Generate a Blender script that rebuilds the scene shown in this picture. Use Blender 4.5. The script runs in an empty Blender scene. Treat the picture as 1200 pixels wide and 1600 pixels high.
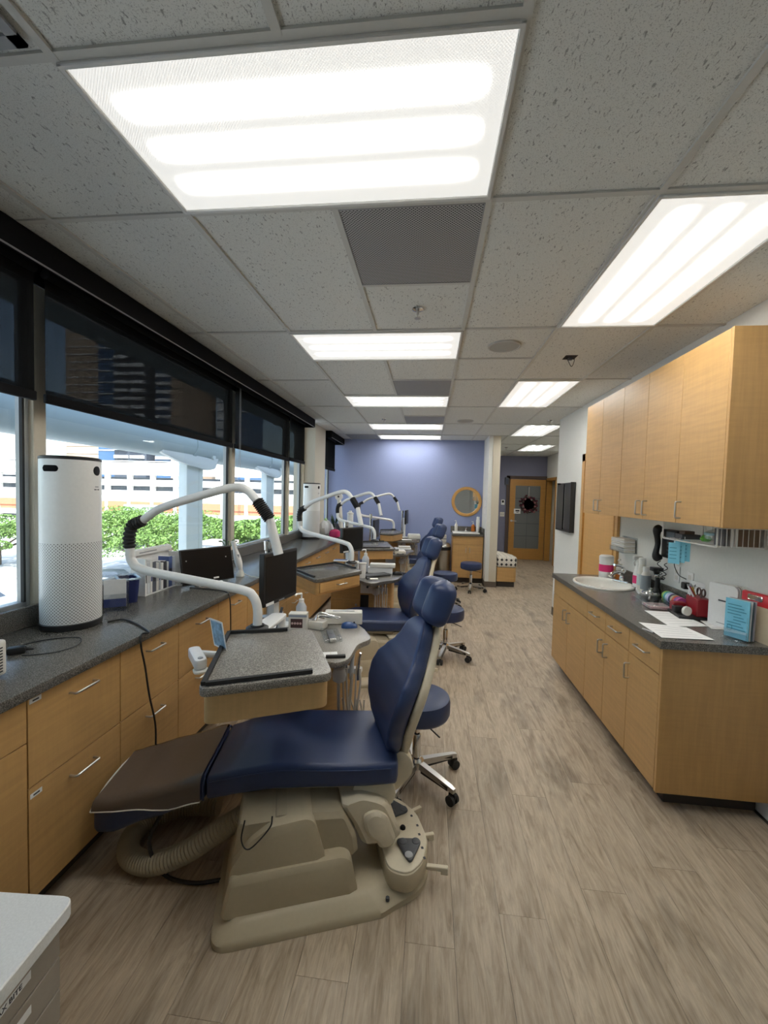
import bpy, bmesh, math, random
from mathutils import Vector, Matrix
random.seed(7)
PI = math.pi
scene = bpy.context.scene
col = scene.collection

# ------------------------------------------------------------------ camera
CAM_H, FPX = 1.637, 653.4425
YAW, PITCH, ROLL = -0.1072, -0.0419, 0.0258
_fw = Vector((math.sin(YAW)*math.cos(PITCH), math.cos(YAW)*math.cos(PITCH), math.sin(PITCH)))
_r0 = Vector((math.cos(YAW), -math.sin(YAW), 0)); _u0 = _r0.cross(_fw)
_rt = _r0*math.cos(ROLL) + _u0*math.sin(ROLL)
_up = _u0*math.cos(ROLL) - _r0*math.sin(ROLL)
cam_d = bpy.data.cameras.new('camera'); cam = bpy.data.objects.new('camera', cam_d); col.objects.link(cam)
cam_d.sensor_fit = 'VERTICAL'; cam_d.sensor_height = 36.0; cam_d.sensor_width = 36.0
cam_d.lens = FPX/1600*36.0; cam_d.clip_start = 0.02; cam_d.clip_end = 1500
mw = Matrix((( _rt.x,_up.x,-_fw.x,0),( _rt.y,_up.y,-_fw.y,0),( _rt.z,_up.z,-_fw.z,CAM_H),(0,0,0,1)))
cam.matrix_world = mw
scene.camera = cam

# ------------------------------------------------------------------ world, sun, exposure
world = bpy.data.worlds.new('world'); scene.world = world; world.use_nodes = True
wn = world.node_tree.nodes; wl = world.node_tree.links
bg = wn['Background']
sky = wn.new('ShaderNodeTexSky'); sky.sky_type = 'NISHITA'; sky.sun_disc = False
sky.sun_elevation = math.radians(55); sky.sun_rotation = math.radians(150); sky.air_density = 1.0; sky.dust_density = 2.0
wl.new(sky.outputs['Color'], bg.inputs['Color']); bg.inputs['Strength'].default_value = 0.42
sun_d = bpy.data.lights.new('sun', 'SUN'); sun_d.energy = 7.0; sun_d.angle = 0.02; sun_d.color = (1, .96, .9)
sun = bpy.data.objects.new('sun', sun_d); col.objects.link(sun)
sun.rotation_euler = Vector((-0.42, 0.62, -0.9)).to_track_quat('-Z', 'Y').to_euler()
LAMP = 4.3          # brightness of the fluorescent diffusers
scene.view_settings.view_transform = 'Standard'; scene.view_settings.look = 'None'
scene.view_settings.exposure = 0.85; scene.view_settings.gamma = 1.0
scene.view_settings.use_curve_mapping = False

# ------------------------------------------------------------------ pixel -> place
def _ray(x, y): return _rt*((x-600)/FPX) - _up*((y-800)/FPX) + _fw
_C = Vector((0, 0, CAM_H))
def atZ(x, y, z): d = _ray(x, y); return _C + d*((z-CAM_H)/d.z)
def atX(x, y, X): d = _ray(x, y); return _C + d*(X/d.x)
def atY(x, y, Y): d = _ray(x, y); return _C + d*(Y/d.y)

# ------------------------------------------------------------------ mesh helpers
def fin(name, bm, mat, parent=None, smooth=38, loc=None, rz=None):
    me = bpy.data.meshes.new(name)
    bmesh.ops.recalc_face_normals(bm, faces=bm.faces[:])
    bm.to_mesh(me); bm.free()
    for m in (mat if isinstance(mat, (list, tuple)) else [mat]): me.materials.append(m)
    if smooth:
        me.polygons.foreach_set('use_smooth', [True]*len(me.polygons))
        me.set_sharp_from_angle(angle=math.radians(smooth))
    o = bpy.data.objects.new(name, me); col.objects.link(o)
    if parent: o.parent = parent
    if loc is not None: o.location = loc
    if rz is not None: o.rotation_euler = (0, 0, rz)
    return o
def link(name, me, parent=None, loc=(0,0,0), rot=(0,0,0)):
    o = bpy.data.objects.new(name, me); col.objects.link(o); o.parent = parent; o.location = loc; o.rotation_euler = rot
    return o
def thing(name, label, cat, loc=(0,0,0), rz=0, group=None):
    o = bpy.data.objects.new(name, None); col.objects.link(o); o.empty_display_size = .1
    o.location = loc; o.rotation_euler = (0, 0, rz); o['label'] = label; o['category'] = cat
    if group: o['group'] = group
    return o
def tag(o, label, cat, group=None):
    o['label'] = label; o['category'] = cat
    if group: o['group'] = group
    return o
def struct(o): o['kind'] = 'structure'; return o
def copy_thing(root, loc, rz, label, group=None, skip=()):
    r = root.copy(); col.objects.link(r); r.location = loc; r.rotation_euler = (0, 0, rz); r['label'] = label
    if group: r['group'] = group
    for ch in list(root.children):
        if ch.name.split('.')[0] in skip: continue
        c = ch.copy(); col.objects.link(c); c.parent = r
        for g in ch.children:
            d = g.copy(); col.objects.link(d); d.parent = c
    return r
def NB(): return bmesh.new()
def bx(bm, x0, x1, y0, y1, z0, z1, bev=0, seg=2, M=None):
    t = bmesh.new()
    bmesh.ops.create_cube(t, size=1)
    for v in t.verts: v.co = Vector(((x0+x1)/2+v.co.x*(x1-x0), (y0+y1)/2+v.co.y*(y1-y0), (z0+z1)/2+v.co.z*(z1-z0)))
    if bev: bmesh.ops.bevel(t, geom=t.edges[:], offset=bev, segments=seg, profile=.5, affect='EDGES')
    _merge(bm, t, M); return bm
def _merge(bm, t, M=None):
    if M is not None: bmesh.ops.transform(t, matrix=M, verts=t.verts[:])
    me = bpy.data.meshes.new('tmp'); t.to_mesh(me); t.free(); bm.from_mesh(me); bpy.data.meshes.remove(me)
def box(name, x0, x1, y0, y1, z0, z1, mat, parent=None, bev=0, seg=2):
    return fin(name, bx(NB(), x0, x1, y0, y1, z0, z1, bev, seg), mat, parent)
def roundpoly(pts, r, n=5):
    out = []; N = len(pts)
    for i in range(N):
        p = Vector(pts[i][:2]); a = Vector(pts[i-1][:2])-p; b = Vector(pts[(i+1) % N][:2])-p
        rr = r[i] if isinstance(r, (list, tuple)) else r
        rr = min(rr, a.length*.48, b.length*.48)
        if rr <= 1e-5: out.append((p.x, p.y)); continue
        A = p + a.normalized()*rr; B = p + b.normalized()*rr
        for k in range(n+1):
            t = k/n; q = A*(1-t)**2 + p*2*t*(1-t) + B*t*t; out.append((q.x, q.y))
    return out
def prism(bm, pts, z0, z1, bev=0, seg=2, M=None):
    t = bmesh.new()
    vs = [t.verts.new((p[0], p[1], z0)) for p in pts]; f = t.faces.new(vs)
    r = bmesh.ops.extrude_face_region(t, geom=[f]); nv = [v for v in r['geom'] if isinstance(v, bmesh.types.BMVert)]
    for v in nv: v.co.z = z1
    if bev:
        es = [e for e in t.edges if abs(e.verts[0].co.z-e.verts[1].co.z) < 1e-6]
        bmesh.ops.bevel(t, geom=es, offset=bev, segments=seg, profile=.5, affect='EDGES')
    _merge(bm, t, M); return bm
def loft(bm, rings, cap=True, closed=True):
    R = [[bm.verts.new(p) for p in r] for r in rings]; n = len(R[0])
    for a, b in zip(R[:-1], R[1:]):
        for i in range(n if closed else n-1):
            j = (i+1) % n; bm.faces.new((a[i], a[j], b[j], b[i]))
    if cap: bm.faces.new(R[0][::-1]); bm.faces.new(R[-1])
    return bm
def tube(bm, pts, r, seg=10, cap=True):
    P = [Vector(p) for p in pts]; n = len(P); rings = []
    T = [(P[min(i+1, n-1)]-P[max(i-1, 0)]).normalized() for i in range(n)]
    u = T[0].orthogonal().normalized()
    for i in range(n):
        if i: u = (u - T[i]*u.dot(T[i])); u = u.normalized() if u.length > 1e-6 else T[i].orthogonal().normalized()
        w = T[i].cross(u); rr = r[i] if isinstance(r, (list, tuple)) else r
        rings.append([P[i]+(u*math.cos(2*PI*k/seg)+w*math.sin(2*PI*k/seg))*rr for k in range(seg)])
    return loft(bm, rings, cap)
def fillet(pts, r, n=6):
    P = [Vector(p) for p in pts]; out = [P[0]]
    for i in range(1, len(P)-1):
        a = P[i-1]-P[i]; b = P[i+1]-P[i]; rr = min(r, a.length*.48, b.length*.48)
        A = P[i]+a.normalized()*rr; B = P[i]+b.normalized()*rr
        for k in range(n+1):
            t = k/n; out.append(A*(1-t)**2 + P[i]*2*t*(1-t) + B*t*t)
    return out+[P[-1]]
def smoothpath(pts, n=6):
    P = [Vector(p) for p in pts]; P = [P[0]*2-P[1]]+P+[P[-1]*2-P[-2]]; out = []
    for i in range(1, len(P)-2):
        for k in range(n):
            t = k/n; a, b, c, d = P[i-1], P[i], P[i+1], P[i+2]
            out.append(.5*((2*b)+(c-a)*t+(2*a-5*b+4*c-d)*t*t+(3*b-a-3*c+d)*t**3))
    return out+[P[-2]]
def lathe(bm, prof, seg=24, c=(0,0,0), M=None, sx=1, sy=1):
    t = bmesh.new(); rings = []
    for r, z in prof: rings.append([(c[0]+max(r,1e-4)*sx*math.cos(2*PI*k/seg), c[1]+max(r,1e-4)*sy*math.sin(2*PI*k/seg), c[2]+z) for k in range(seg)])
    loft(t, rings); _merge(bm, t, M); return bm
def cyl(bm, p0, p1, r, seg=12): return tube(bm, [p0, p1], r, seg)
def rrect(w, h, r, n=4):
    out = []
    for cx, cy, a0 in ((w-r, h-r, 0), (-w+r, h-r, 90), (-w+r, -h+r, 180), (w-r, -h+r, 270)):
        for k in range(n+1):
            a = math.radians(a0+90*k/n); out.append((cx+r*math.cos(a), cy+r*math.sin(a)))
    return out
def text(name, body, size, mat, parent, loc, rot, ext=.0006):
    cu = bpy.data.curves.new(name, 'FONT'); cu.body = body; cu.size = size; cu.extrude = ext; cu.align_x = 'CENTER'; cu.align_y = 'CENTER'; cu.resolution_u = 2
    t = bpy.data.objects.new('t', cu); me = bpy.data.meshes.new_from_object(t); bpy.data.objects.remove(t)
    me.name = name; me.materials.clear(); me.materials.append(mat)
    return link(name, me, parent, loc, rot)
Rx = lambda a: Matrix.Rotation(a, 4, 'X')
Ry = lambda a: Matrix.Rotation(a, 4, 'Y')
Rz = lambda a: Matrix.Rotation(a, 4, 'Z')
Tr = lambda x, y, z: Matrix.Translation((x, y, z))

# ------------------------------------------------------------------ materials
class NT:
    def __init__(s, name):
        s.m = bpy.data.materials.new(name); s.m.use_nodes = True; s.t = s.m.node_tree; s.n = s.t.nodes; s.b = s.n['Principled BSDF']
    def add(s, typ, **kw):
        n = s.n.new(typ)
        for k, v in kw.items():
            if k in n.inputs: n.inputs[k].default_value = v
            else: setattr(n, k, v)
        return n
    def ln(s, a, b): s.t.links.new(a, b)
    def ramp(s, src, stops):
        r = s.add('ShaderNodeValToRGB'); e = r.color_ramp.elements
        while len(e) < len(stops): e.new(.5)
        for i, (p, c) in enumerate(stops): e[i].position = p; e[i].color = (*c, 1) if len(c) == 3 else c
        s.ln(src, r.inputs['Fac']); return r.outputs['Color']
    def coord(s, scale=(1,1,1), kind='Object', rnd=False):
        tc = s.add('ShaderNodeTexCoord'); mp = s.add('ShaderNodeMapping'); mp.inputs['Scale'].default_value = scale
        src = tc.outputs[kind]
        if rnd:
            oi = s.add('ShaderNodeObjectInfo'); va = s.add('ShaderNodeVectorMath', operation='SCALE'); va.inputs[0].default_value = (37, 53, 91); s.ln(oi.outputs['Random'], va.inputs['Scale'])
            ad = s.add('ShaderNodeVectorMath', operation='ADD'); s.ln(src, ad.inputs[0]); s.ln(va.outputs[0], ad.inputs[1]); src = ad.outputs[0]
        s.ln(src, mp.inputs['Vector']); return mp.outputs['Vector']
    def noise(s, vec, scale, detail=3, rough=.5, dist=0):
        n = s.add('ShaderNodeTexNoise', Scale=scale, Detail=detail, Roughness=rough, Distortion=dist); s.ln(vec, n.inputs['Vector']); return n.outputs['Fac']
    def bump(s, src, strength, dist=.002):
        b = s.add('ShaderNodeBump', Strength=strength, Distance=dist); s.ln(src, b.inputs['Height']); s.ln(b.outputs['Normal'], s.b.inputs['Normal'])
    def mix(s, fac, a, b, mode='MIX'):
        m = s.add('ShaderNodeMix', data_type='RGBA', blend_type=mode)
        for v, i in ((fac, m.inputs[0]), (a, m.inputs[6]), (b, m.inputs[7])):
            if isinstance(v, bpy.types.NodeSocket): s.ln(v, i)
            elif isinstance(v, tuple): i.default_value = (*v, 1)
            else: i.default_value = v
        return m.outputs[2]
_mc = {}
def P(name, c, rough=.5, metal=0, spec=.5, noise=0, nscale=60, coat=0):
    if name in _mc: return _mc[name]
    s = NT(name); s.b.inputs['Roughness'].default_value = rough; s.b.inputs['Metallic'].default_value = metal
    s.b.inputs['Specular IOR Level'].default_value = spec; s.b.inputs['Coat Weight'].default_value = coat
    f = s.noise(s.coord(), nscale, 3)
    k = 1-.02 if not noise else 1-noise
    s.ln(s.ramp(f, [(.3, tuple(x*k for x in c)), (.7, tuple(min(1, x*(2-k)) for x in c))]), s.b.inputs['Base Color'])
    if noise: s.bump(f, .08)
    _mc[name] = s.m; return s.m

def wood(name, c, axis='Z', fig=.10):
    s = NT(name); sc = {'Z': (9, 9, .9), 'Y': (9, .9, 9), 'X': (.9, 9, 9)}[axis]
    v = s.coord(sc, rnd=True); f1 = s.noise(v, 6, 5, .6, .4)
    sc2 = {'Z': (1.2, 1.2, 17), 'Y': (1.2, 17, 1.2), 'X': (17, 1.2, 1.2)}[axis]
    f2 = s.noise(s.coord(sc2, rnd=True), 3.2, 2, .5)
    a = tuple(x*.955 for x in c); b = tuple(min(1, x*1.04) for x in c)
    c1 = s.ramp(f1, [(.3, a), (.7, b)])
    c2 = s.ramp(f2, [(.35, (1-fig,)*3), (.65, (1.0,)*3)])
    s.ln(s.mix(1.0, c1, c2, 'MULTIPLY'), s.b.inputs['Base Color'])
    s.b.inputs['Roughness'].default_value = .42; s.bump(f1, .03); return s.m
def speckle(name, dark, mid, light, rough=.33):
    s = NT(name); v = s.coord(); f = s.noise(v, 270, 2, .6); g = s.noise(v, 110, 3, .6)
    c1 = s.ramp(f, [(.36, dark), (.5, mid), (.66, light)]); c2 = s.ramp(g, [(.35, (.8,)*3), (.65, (1,)*3)])
    s.ln(s.mix(1.0, c1, c2, 'MULTIPLY'), s.b.inputs['Base Color']); s.b.inputs['Roughness'].default_value = rough; return s.m
def glassy(name, tint=(1,1,1), gloss=.07, rough=.02):
    s = NT(name); tr = s.add('ShaderNodeBsdfTransparent'); tr.inputs['Color'].default_value = (*tint, 1)
    gl = s.add('ShaderNodeBsdfGlossy'); gl.inputs['Roughness'].default_value = rough
    mx = s.add('ShaderNodeMixShader'); mx.inputs[0].default_value = gloss
    s.ln(tr.outputs[0], mx.inputs[1]); s.ln(gl.outputs[0], mx.inputs[2]); s.ln(mx.outputs[0], s.n['Material Output'].inputs['Surface']); return s.m
def emit(name, c, k):
    s = NT(name); s.b.inputs['Base Color'].default_value = (*c, 1); s.b.inputs['Emission Color'].default_value = (*c, 1); s.b.inputs['Emission Strength'].default_value = k; return s.m

def plank_mat():
    s = NT('oak_plank'); v = s.coord((1,1,1), rnd=True)
    mp = s.add('ShaderNodeMapping'); mp.inputs['Scale'].default_value = (6, .9, 1); s.ln(v, mp.inputs['Vector'])
    f1 = s.noise(mp.outputs[0], 3.2, 6, .66, 1.6)
    mp2 = s.add('ShaderNodeMapping'); mp2.inputs['Scale'].default_value = (48, 2.8, 1); s.ln(v, mp2.inputs['Vector'])
    f2 = s.noise(mp2.outputs[0], 3, 5, .65, .8)
    mp3 = s.add('ShaderNodeMapping'); mp3.inputs['Scale'].default_value = (2.6, .9, 1); s.ln(v, mp3.inputs['Vector'])
    f3 = s.noise(mp3.outputs[0], 2.2, 3, .6)
    c1 = s.ramp(f1, [(.30, (.28, .215, .145)), (.46, (.43, .345, .25)), (.62, (.52, .43, .325)), (.8, (.41, .33, .24))])
    c2 = s.ramp(f2, [(.3, (.78,)*3), (.6, (1.03,)*3)])
    c3 = s.ramp(f3, [(.30, (.56, .55, .54)), (.46, (1, 1, 1))])
    m1 = s.mix(1.0, c1, c2, 'MULTIPLY'); m2 = s.mix(.8, m1, c3, 'MULTIPLY')
    oi = s.add('ShaderNodeObjectInfo'); c4 = s.ramp(oi.outputs['Random'], [(0, (.90, .895, .89)), (1, (1.05, 1.045, 1.03))])
    s.ln(s.mix(1.0, m2, c4, 'MULTIPLY'), s.b.inputs['Base Color'])
    s.b.inputs['Roughness'].default_value = .46; s.bump(f2, .05); return s.m
def tile_mat():
    s = NT('ceiling_tile'); v = s.coord((1,1,1), rnd=True)
    mp = s.add('ShaderNodeMapping'); mp.inputs['Scale'].default_value = (1, .42, 1); mp.inputs['Rotation'].default_value = (0, 0, .5); s.ln(v, mp.inputs['Vector'])
    f1 = s.noise(mp.outputs[0], 120, 2, .5, .5); f2 = s.noise(v, 300, 2, .6); f3 = s.noise(v, 330, 1, .5)
    c1 = s.ramp(f1, [(.31, (.5,)*3), (.38, (1,)*3)]); c2 = s.ramp(f2, [(.34, (.62,)*3), (.44, (1,)*3)])
    b = s.mix(1.0, c1, c2, 'MULTIPLY')
    s.ln(s.mix(1.0, b, (.72, .73, .70), 'MULTIPLY'), s.b.inputs['Base Color']); s.b.inputs['Roughness'].default_value = .95
    s.bump(b, .35, .003); return s.m
def diffuser_mat():
    s = NT('light_diffuser'); tc = s.add('ShaderNodeTexCoord'); sp = s.add('ShaderNodeSeparateXYZ'); s.ln(tc.outputs['Object'], sp.inputs[0])
    def math_(op, a, b=None, c=None):
        m = s.add('ShaderNodeMath', operation=op)
        for i, v in enumerate((a, b, c)):
            if v is None: continue
            if isinstance(v, bpy.types.NodeSocket): s.ln(v, m.inputs[i])
            else: m.inputs[i].default_value = v
        return m.outputs[0]
    ax = math_('ABSOLUTE', sp.outputs['X'])
    endf = math_('SMOOTH_MAX', 0.0, math_('MULTIPLY', math_('SUBTRACT', .53, ax), 11.0), .2); endf = math_('MINIMUM', endf, 1.0)
    tot = None
    for yc in (-.15, 0, .15):
        d = math_('ABSOLUTE', math_('SUBTRACT', sp.outputs['Y'], yc)); g = math_('DIVIDE', d, .026); g = math_('MULTIPLY', g, g)
        e = math_('POWER', 2.718, math_('MULTIPLY', g, -1.0)); tot = e if tot is None else math_('ADD', tot, e)
    tot = math_('MULTIPLY', tot, endf)
    pr = math_('MULTIPLY', math_('SINE', math_('MULTIPLY', sp.outputs['X'], 700.0)), math_('SINE', math_('MULTIPLY', sp.outputs['Y'], 700.0)))
    pr = math_('ADD', 1.0, math_('MULTIPLY', pr, .28))
    st = math_('MULTIPLY', math_('ADD', math_('MULTIPLY', tot, 3.6*LAMP), .36), pr)
    s.b.inputs['Base Color'].default_value = (.8, .8, .8, 1); s.b.inputs['Emission Color'].default_value = (1.0, .985, .93, 1); s.ln(st, s.b.inputs['Emission Strength']); s.b.inputs['Roughness'].default_value = .6
    return s.m
def perforated(name, c, dark, freq):
    s = NT(name); tc = s.add('ShaderNodeTexCoord'); sp = s.add('ShaderNodeSeparateXYZ'); s.ln(tc.outputs['Object'], sp.inputs[0]); o = []
    for ax in 'XY':
        m = s.add('ShaderNodeMath', operation='MULTIPLY'); s.ln(sp.outputs[ax], m.inputs[0]); m.inputs[1].default_value = freq
        n = s.add('ShaderNodeMath', operation='SINE'); s.ln(m.outputs[0], n.inputs[0]); o.append(n.outputs[0])
    p = s.add('ShaderNodeMath', operation='MULTIPLY'); s.ln(o[0], p.inputs[0]); s.ln(o[1], p.inputs[1])
    s.ln(s.ramp(p.outputs[0], [(.05, c), (.3, dark)]), s.b.inputs['Base Color']); s.b.inputs['Roughness'].default_value = .6; return s.m
def shade_mat():
    s = NT('roller_shade_mesh'); tr = s.add('ShaderNodeBsdfTransparent'); df = s.add('ShaderNodeBsdfDiffuse'); df.inputs['Color'].default_value = (.012, .013, .014, 1)
    f = s.noise(s.coord((1, 60, 1)), 4, 2); fr = s.add('ShaderNodeMapRange'); s.ln(f, fr.inputs[0]); fr.inputs[3].default_value = .17; fr.inputs[4].default_value = .06
    mx = s.add('ShaderNodeMixShader'); s.ln(fr.outputs[0], mx.inputs[0]); s.ln(df.outputs[0], mx.inputs[1]); s.ln(tr.outputs[0], mx.inputs[2]); s.ln(mx.outputs[0], s.n['Material Output'].inputs['Surface']); return s.m
def vinyl(name, c):
    s = NT(name); f = s.noise(s.coord(), 420, 2); g = s.noise(s.coord(), 5, 2)
    s.ln(s.ramp(g, [(.3, tuple(x*.9 for x in c)), (.7, tuple(x*1.1 for x in c))]), s.b.inputs['Base Color'])
    s.b.inputs['Roughness'].default_value = .4; s.b.inputs['Specular IOR Level'].default_value = .5; s.bump(f, .06, .0006); return s.m
def pattern_fabric():
    s = NT('patterned_fabric'); ck = s.add('ShaderNodeTexVoronoi', Scale=12.0, Randomness=.05); ck.distance = 'MANHATTAN'; s.ln(s.coord(), ck.inputs['Vector'])
    s.ln(s.ramp(ck.outputs['Distance'], [(.46, (.03, .027, .027)), (.52, (.75, .7, .62))]), s.b.inputs['Base Color']); s.b.inputs['Roughness'].default_value = .9; return s.m

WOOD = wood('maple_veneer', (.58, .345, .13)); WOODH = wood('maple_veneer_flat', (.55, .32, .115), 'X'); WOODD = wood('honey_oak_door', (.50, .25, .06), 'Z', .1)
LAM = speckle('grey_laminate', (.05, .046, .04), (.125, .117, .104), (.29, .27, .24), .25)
LAM_LIT = speckle('lit_grey_laminate', (.12, .11, .10), (.27, .25, .22), (.52, .49, .43), .3)  # copy of the grey laminate, brighter light on the nearest tops put into its colour
PLANK = plank_mat(); TILE = tile_mat(); DIFF = diffuser_mat()
TEE = P('ceiling_tee', (.56, .56, .53), .6); WALL = P('white_paint', (.74, .745, .71), .8); BLUEW = P('blue_paint', (.30, .35, .56), .8); CREAM = P('cream_paint', (.62, .56, .45), .8)
HALLW = P('slate_paint', (.22, .225, .32), .8); KICK = P('rubber_kick', (.055, .045, .038), .7); BASEB = P('brown_rubber_base', (.12, .095, .075), .7)
NAVY = vinyl('navy_vinyl', (.026, .045, .12)); BEIGE = P('beige_plastic', (.50, .43, .30), .45); BEIGE2 = P('light_beige_plastic', (.66, .59, .45), .45)
WHITE = P('white_plastic', (.80, .80, .78), .3); OFFW = P('warm_white_plastic', (.72, .70, .64), .4); BLACK = P('black_plastic', (.014, .014, .015), .4); BLKG = P('black_gloss', (.006, .006, .007), .28, spec=.22)
RUBBER = P('black_rubber', (.018, .018, .018), .65); CHROME = P('chrome', (.75, .75, .75), .14, 1); STEEL = P('brushed_steel', (.55, .54, .52), .32, 1); ALU = P('aluminium', (.55, .56, .56), .45, .6)
DGREY = P('dark_grey_plastic', (.075, .08, .09), .5); GREY = P('grey_plastic', (.32, .33, .34), .5); PAPER = P('paper', (.80, .80, .79), .8); INK = P('ink', (.05, .05, .06), .8); CYANP = P('cyan_paper', (.22, .60, .78), .8)
RED = P('crimson_plastic', (.30, .012, .02), .4); REDB = P('bright_red', (.62, .02, .03), .4); PINK = P('magenta_label', (.75, .03, .18), .5); CERAM = P('white_ceramic', (.82, .80, .74), .12); TAUPE = P('taupe_vinyl_cover', (.105, .085, .072), .16, spec=.6)
AMBER = P('amber_soap', (.42, .12, .015), .2); TUBEW = P('cream_hose', (.66, .60, .50), .5); HOSEB = P('olive_beige_hose', (.38, .33, .23), .55)
GLASS = glassy('window_glass', (.93, .97, .97), .05); ACRYL = glassy('clear_acrylic', (.93, .95, .96), .14, .03); MIRROR = P('mirror_silver', (.9, .9, .9), .01, 1); SHADE = shade_mat()
FROST = P('frosted_glass', (.16, .17, .17), .3)
PERF = perforated('perforated_grey', (.42, .42, .42), (.05, .05, .05), 430.0); PATT = pattern_fabric()
# ================================================================== THE SETTING
CZ = 2.743
XR, YE = 1.79, 8.43             # right wall face, blue end wall face
def row(k): return 1.632+1.2192*k
# ---- floor with planks
floor = struct(box('floor', -2.2, 4.9, -2.3, 12.9, -.12, -.008, P('subfloor', (.1, .085, .07), .9)))
pw, pl = .181, 1.22
bm = bx(NB(), -pw/2+.0006, pw/2-.0006, -pl/2+.0006, pl/2-.0006, -.008, 0)
o = fin('plank', bm, PLANK, floor, 0); pme = o.data; bpy.data.objects.remove(o)
def plank(xc, y0, y1):
    L = y1-y0
    p = link('plank', pme, floor, (xc, (y0+y1)/2, 0)); p.scale = (1, L/pl, 1)
random.seed(3)
for i in range(-9, 20):
    xc = i*pw+.05
    off = (i*0.437 % 1)*pl
    ya, yb = .25, 11.5
    if xc < -1.45: continue
    if xc > 1.80: ya = 6.15
    y = .25-off
    while y < yb:
        a, b = max(y, ya), min(y+pl, yb)
        if b-a > .05: plank(xc, a, b)
        y += pl
# ---- ceiling
ceiling = struct(box('ceiling', -2.2, 4.9, -2.3, 12.9, CZ+.02, CZ+.16, P('plenum', (.4, .4, .39), .9)))
tmes = {}
def tile(x0, x1, y0, y1):
    w, d = round(x1-x0, 3), round(y1-y0, 3); k = (w, d)
    if k not in tmes:
        o = fin('tile', bx(NB(), -w/2+.005, w/2-.005, -d/2+.005, d/2-.005, 0, .014), TILE, None, 0); tmes[k] = o.data; bpy.data.objects.remove(o)
    link('tile', tmes[k], ceiling, ((x0+x1)/2, (y0+y1)/2, CZ+.004))
eme = {}
def tee(x0, x1, y0, y1, w=.024):
    if abs(x1-x0) < 1e-6: b = (x0-w/2, x0+w/2, y0, y1)
    else: b = (x0, x1, y0-w/2, y0+w/2)
    dz = .0009 if abs(x1-x0) < 1e-6 else 0
    box('tee', *b, CZ-.004-dz, CZ+.006+dz, TEE, ceiling)
xa, xb, xm, xc_, xd, xe = -1.602, -.999, -.399, .1876, .79, 1.374
cells = []
for k in range(-3, 6):
    t = min(row(k+1), YE) if k == 5 else row(k+1)
    cells.append((-1.98, xa, row(k), t))
    if k == -1: cells += [(xa, xb, row(-1), row(-.5)), (xa, xb, row(-.5), row(0))]
    elif k == 5: cells += [(xa, xb, row(5.5), YE)]
    else: cells.append((xa, xb, row(k), row(k+1)))
    if k == 1: cells += [(xc_, xd, row(1), row(1.5)), (xc_, xd, row(1.5), row(2))]
    else: cells.append((xc_, xd, row(k), t))
    if k not in (0, 2, -2): cells.append((xd, xe, row(k), t))
    if k < 4: cells.append((xe, XR if k < 3 else 1.98, row(k), t))
cells += [(xm, xc_, row(.5), row(1)), (xb, xm, row(0), row(1)), (xb, xm, row(1.5), row(2.5)), (xm, xc_, row(1.5), row(2)), (xb, xm, row(3), row(4)), (xm, xc_, row(3), row(3.5)),
          (xb, xm, row(4.5), row(5)), (xm, xc_, row(4.5), row(5)), (xb, xc_, row(5.5), YE), (xb, xm, row(-1.5), row(-.5)), (xm, xc_, row(-1.5), row(-.5)),
          (xb, xm, row(-3), row(-2)), (xm, xc_, row(-3), row(-2))]
hx = [1.374, 1.98, 2.585, 3.06]
for i in range(3):
    for k in range(3, 8):
        if (i, k) in ((0, 4), (1, 6)): continue
        if i == 0 and k == 3: continue
        cells.append((hx[i], hx[i+1], row(k), row(k+1)))
for c in cells: tile(*c)
for k in range(-3, 6):
    for a, b in ((-1.98, xb), (xc_, XR if k < 4 else 3.06)): tee(a, b, row(k), row(k))
for k in (6, 7, 8): tee(xe, 3.06, row(k), row(k))
for k in (-.5, 0, 1, 1.5, 2.5, 3, 4, 4.5, 5, 5.5, -1.5, -2): tee(xb, xc_, row(k), row(k))
tee(xa, xb, row(-.5), row(-.5)); tee(xa, xb, row(5.5), row(5.5)); tee(xc_, xd, row(1.5), row(1.5)); tee(xm, xc_, row(.5), row(.5)); tee(xm, xc_, row(2), row(2)); tee(xm, xc_, row(3.5), row(3.5))
for x in (xa, xb, xc_, xd): tee(x, x, -2.2, YE)
tee(xe, xe, -2.2, 12)
for x in hx[1:3]: tee(x, x, 6.2, 12)
for a, b in ((0, 1), (1.5, 2.5), (3, 4), (4.5, 5), (-1.5, -.5)): tee(xm, xm, row(a), row(b))
# ---- fluorescent fixtures
def troffer():
    t = thing('ceiling_light', 'x', 'ceiling light', group='fluorescent ceiling panels')
    bm = NB(); L, W = 1.195, .585
    for b in ((-L/2, L/2, -W/2, -W/2+.016), (-L/2, L/2, W/2-.016, W/2), (-L/2, -L/2+.016, -W/2, W/2), (L/2-.016, L/2, -W/2, W/2)): bx(bm, *b, -.012, .012, .003, 1)
    fin('frame', bm, P('fixture_frame', (.68, .68, .66), .5), t)
    fin('diffuser', bx(NB(), -L/2+.016, L/2-.016, -W/2+.016, W/2-.016, -.004, .008), DIFF, t, 0)
    return t
T0 = troffer(); first = [True]
def light(x0, x1, y0, y1, label):
    rz = 0 if x1-x0 > y1-y0 else PI/2; loc = ((x0+x1)/2, (y0+y1)/2, CZ)
    if first[0]: T0.location = loc; T0.rotation_euler = (0, 0, rz); T0['label'] = label; first[0] = False
    else: copy_thing(T0, loc, rz, label)
light(xb, xc_, row(-.5), row(0), 'largest glowing fluorescent panel overhead, nearest the camera')
light(xb, xc_, row(1), row(1.5), 'wide fluorescent panel just beyond the first sprinkler tile')
light(xb, xc_, row(2.5), row(3), 'third wide fluorescent panel from the front, past the second grey vent')
light(xb, xc_, row(4), row(4.5), 'second fluorescent panel from the blue wall')
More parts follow.
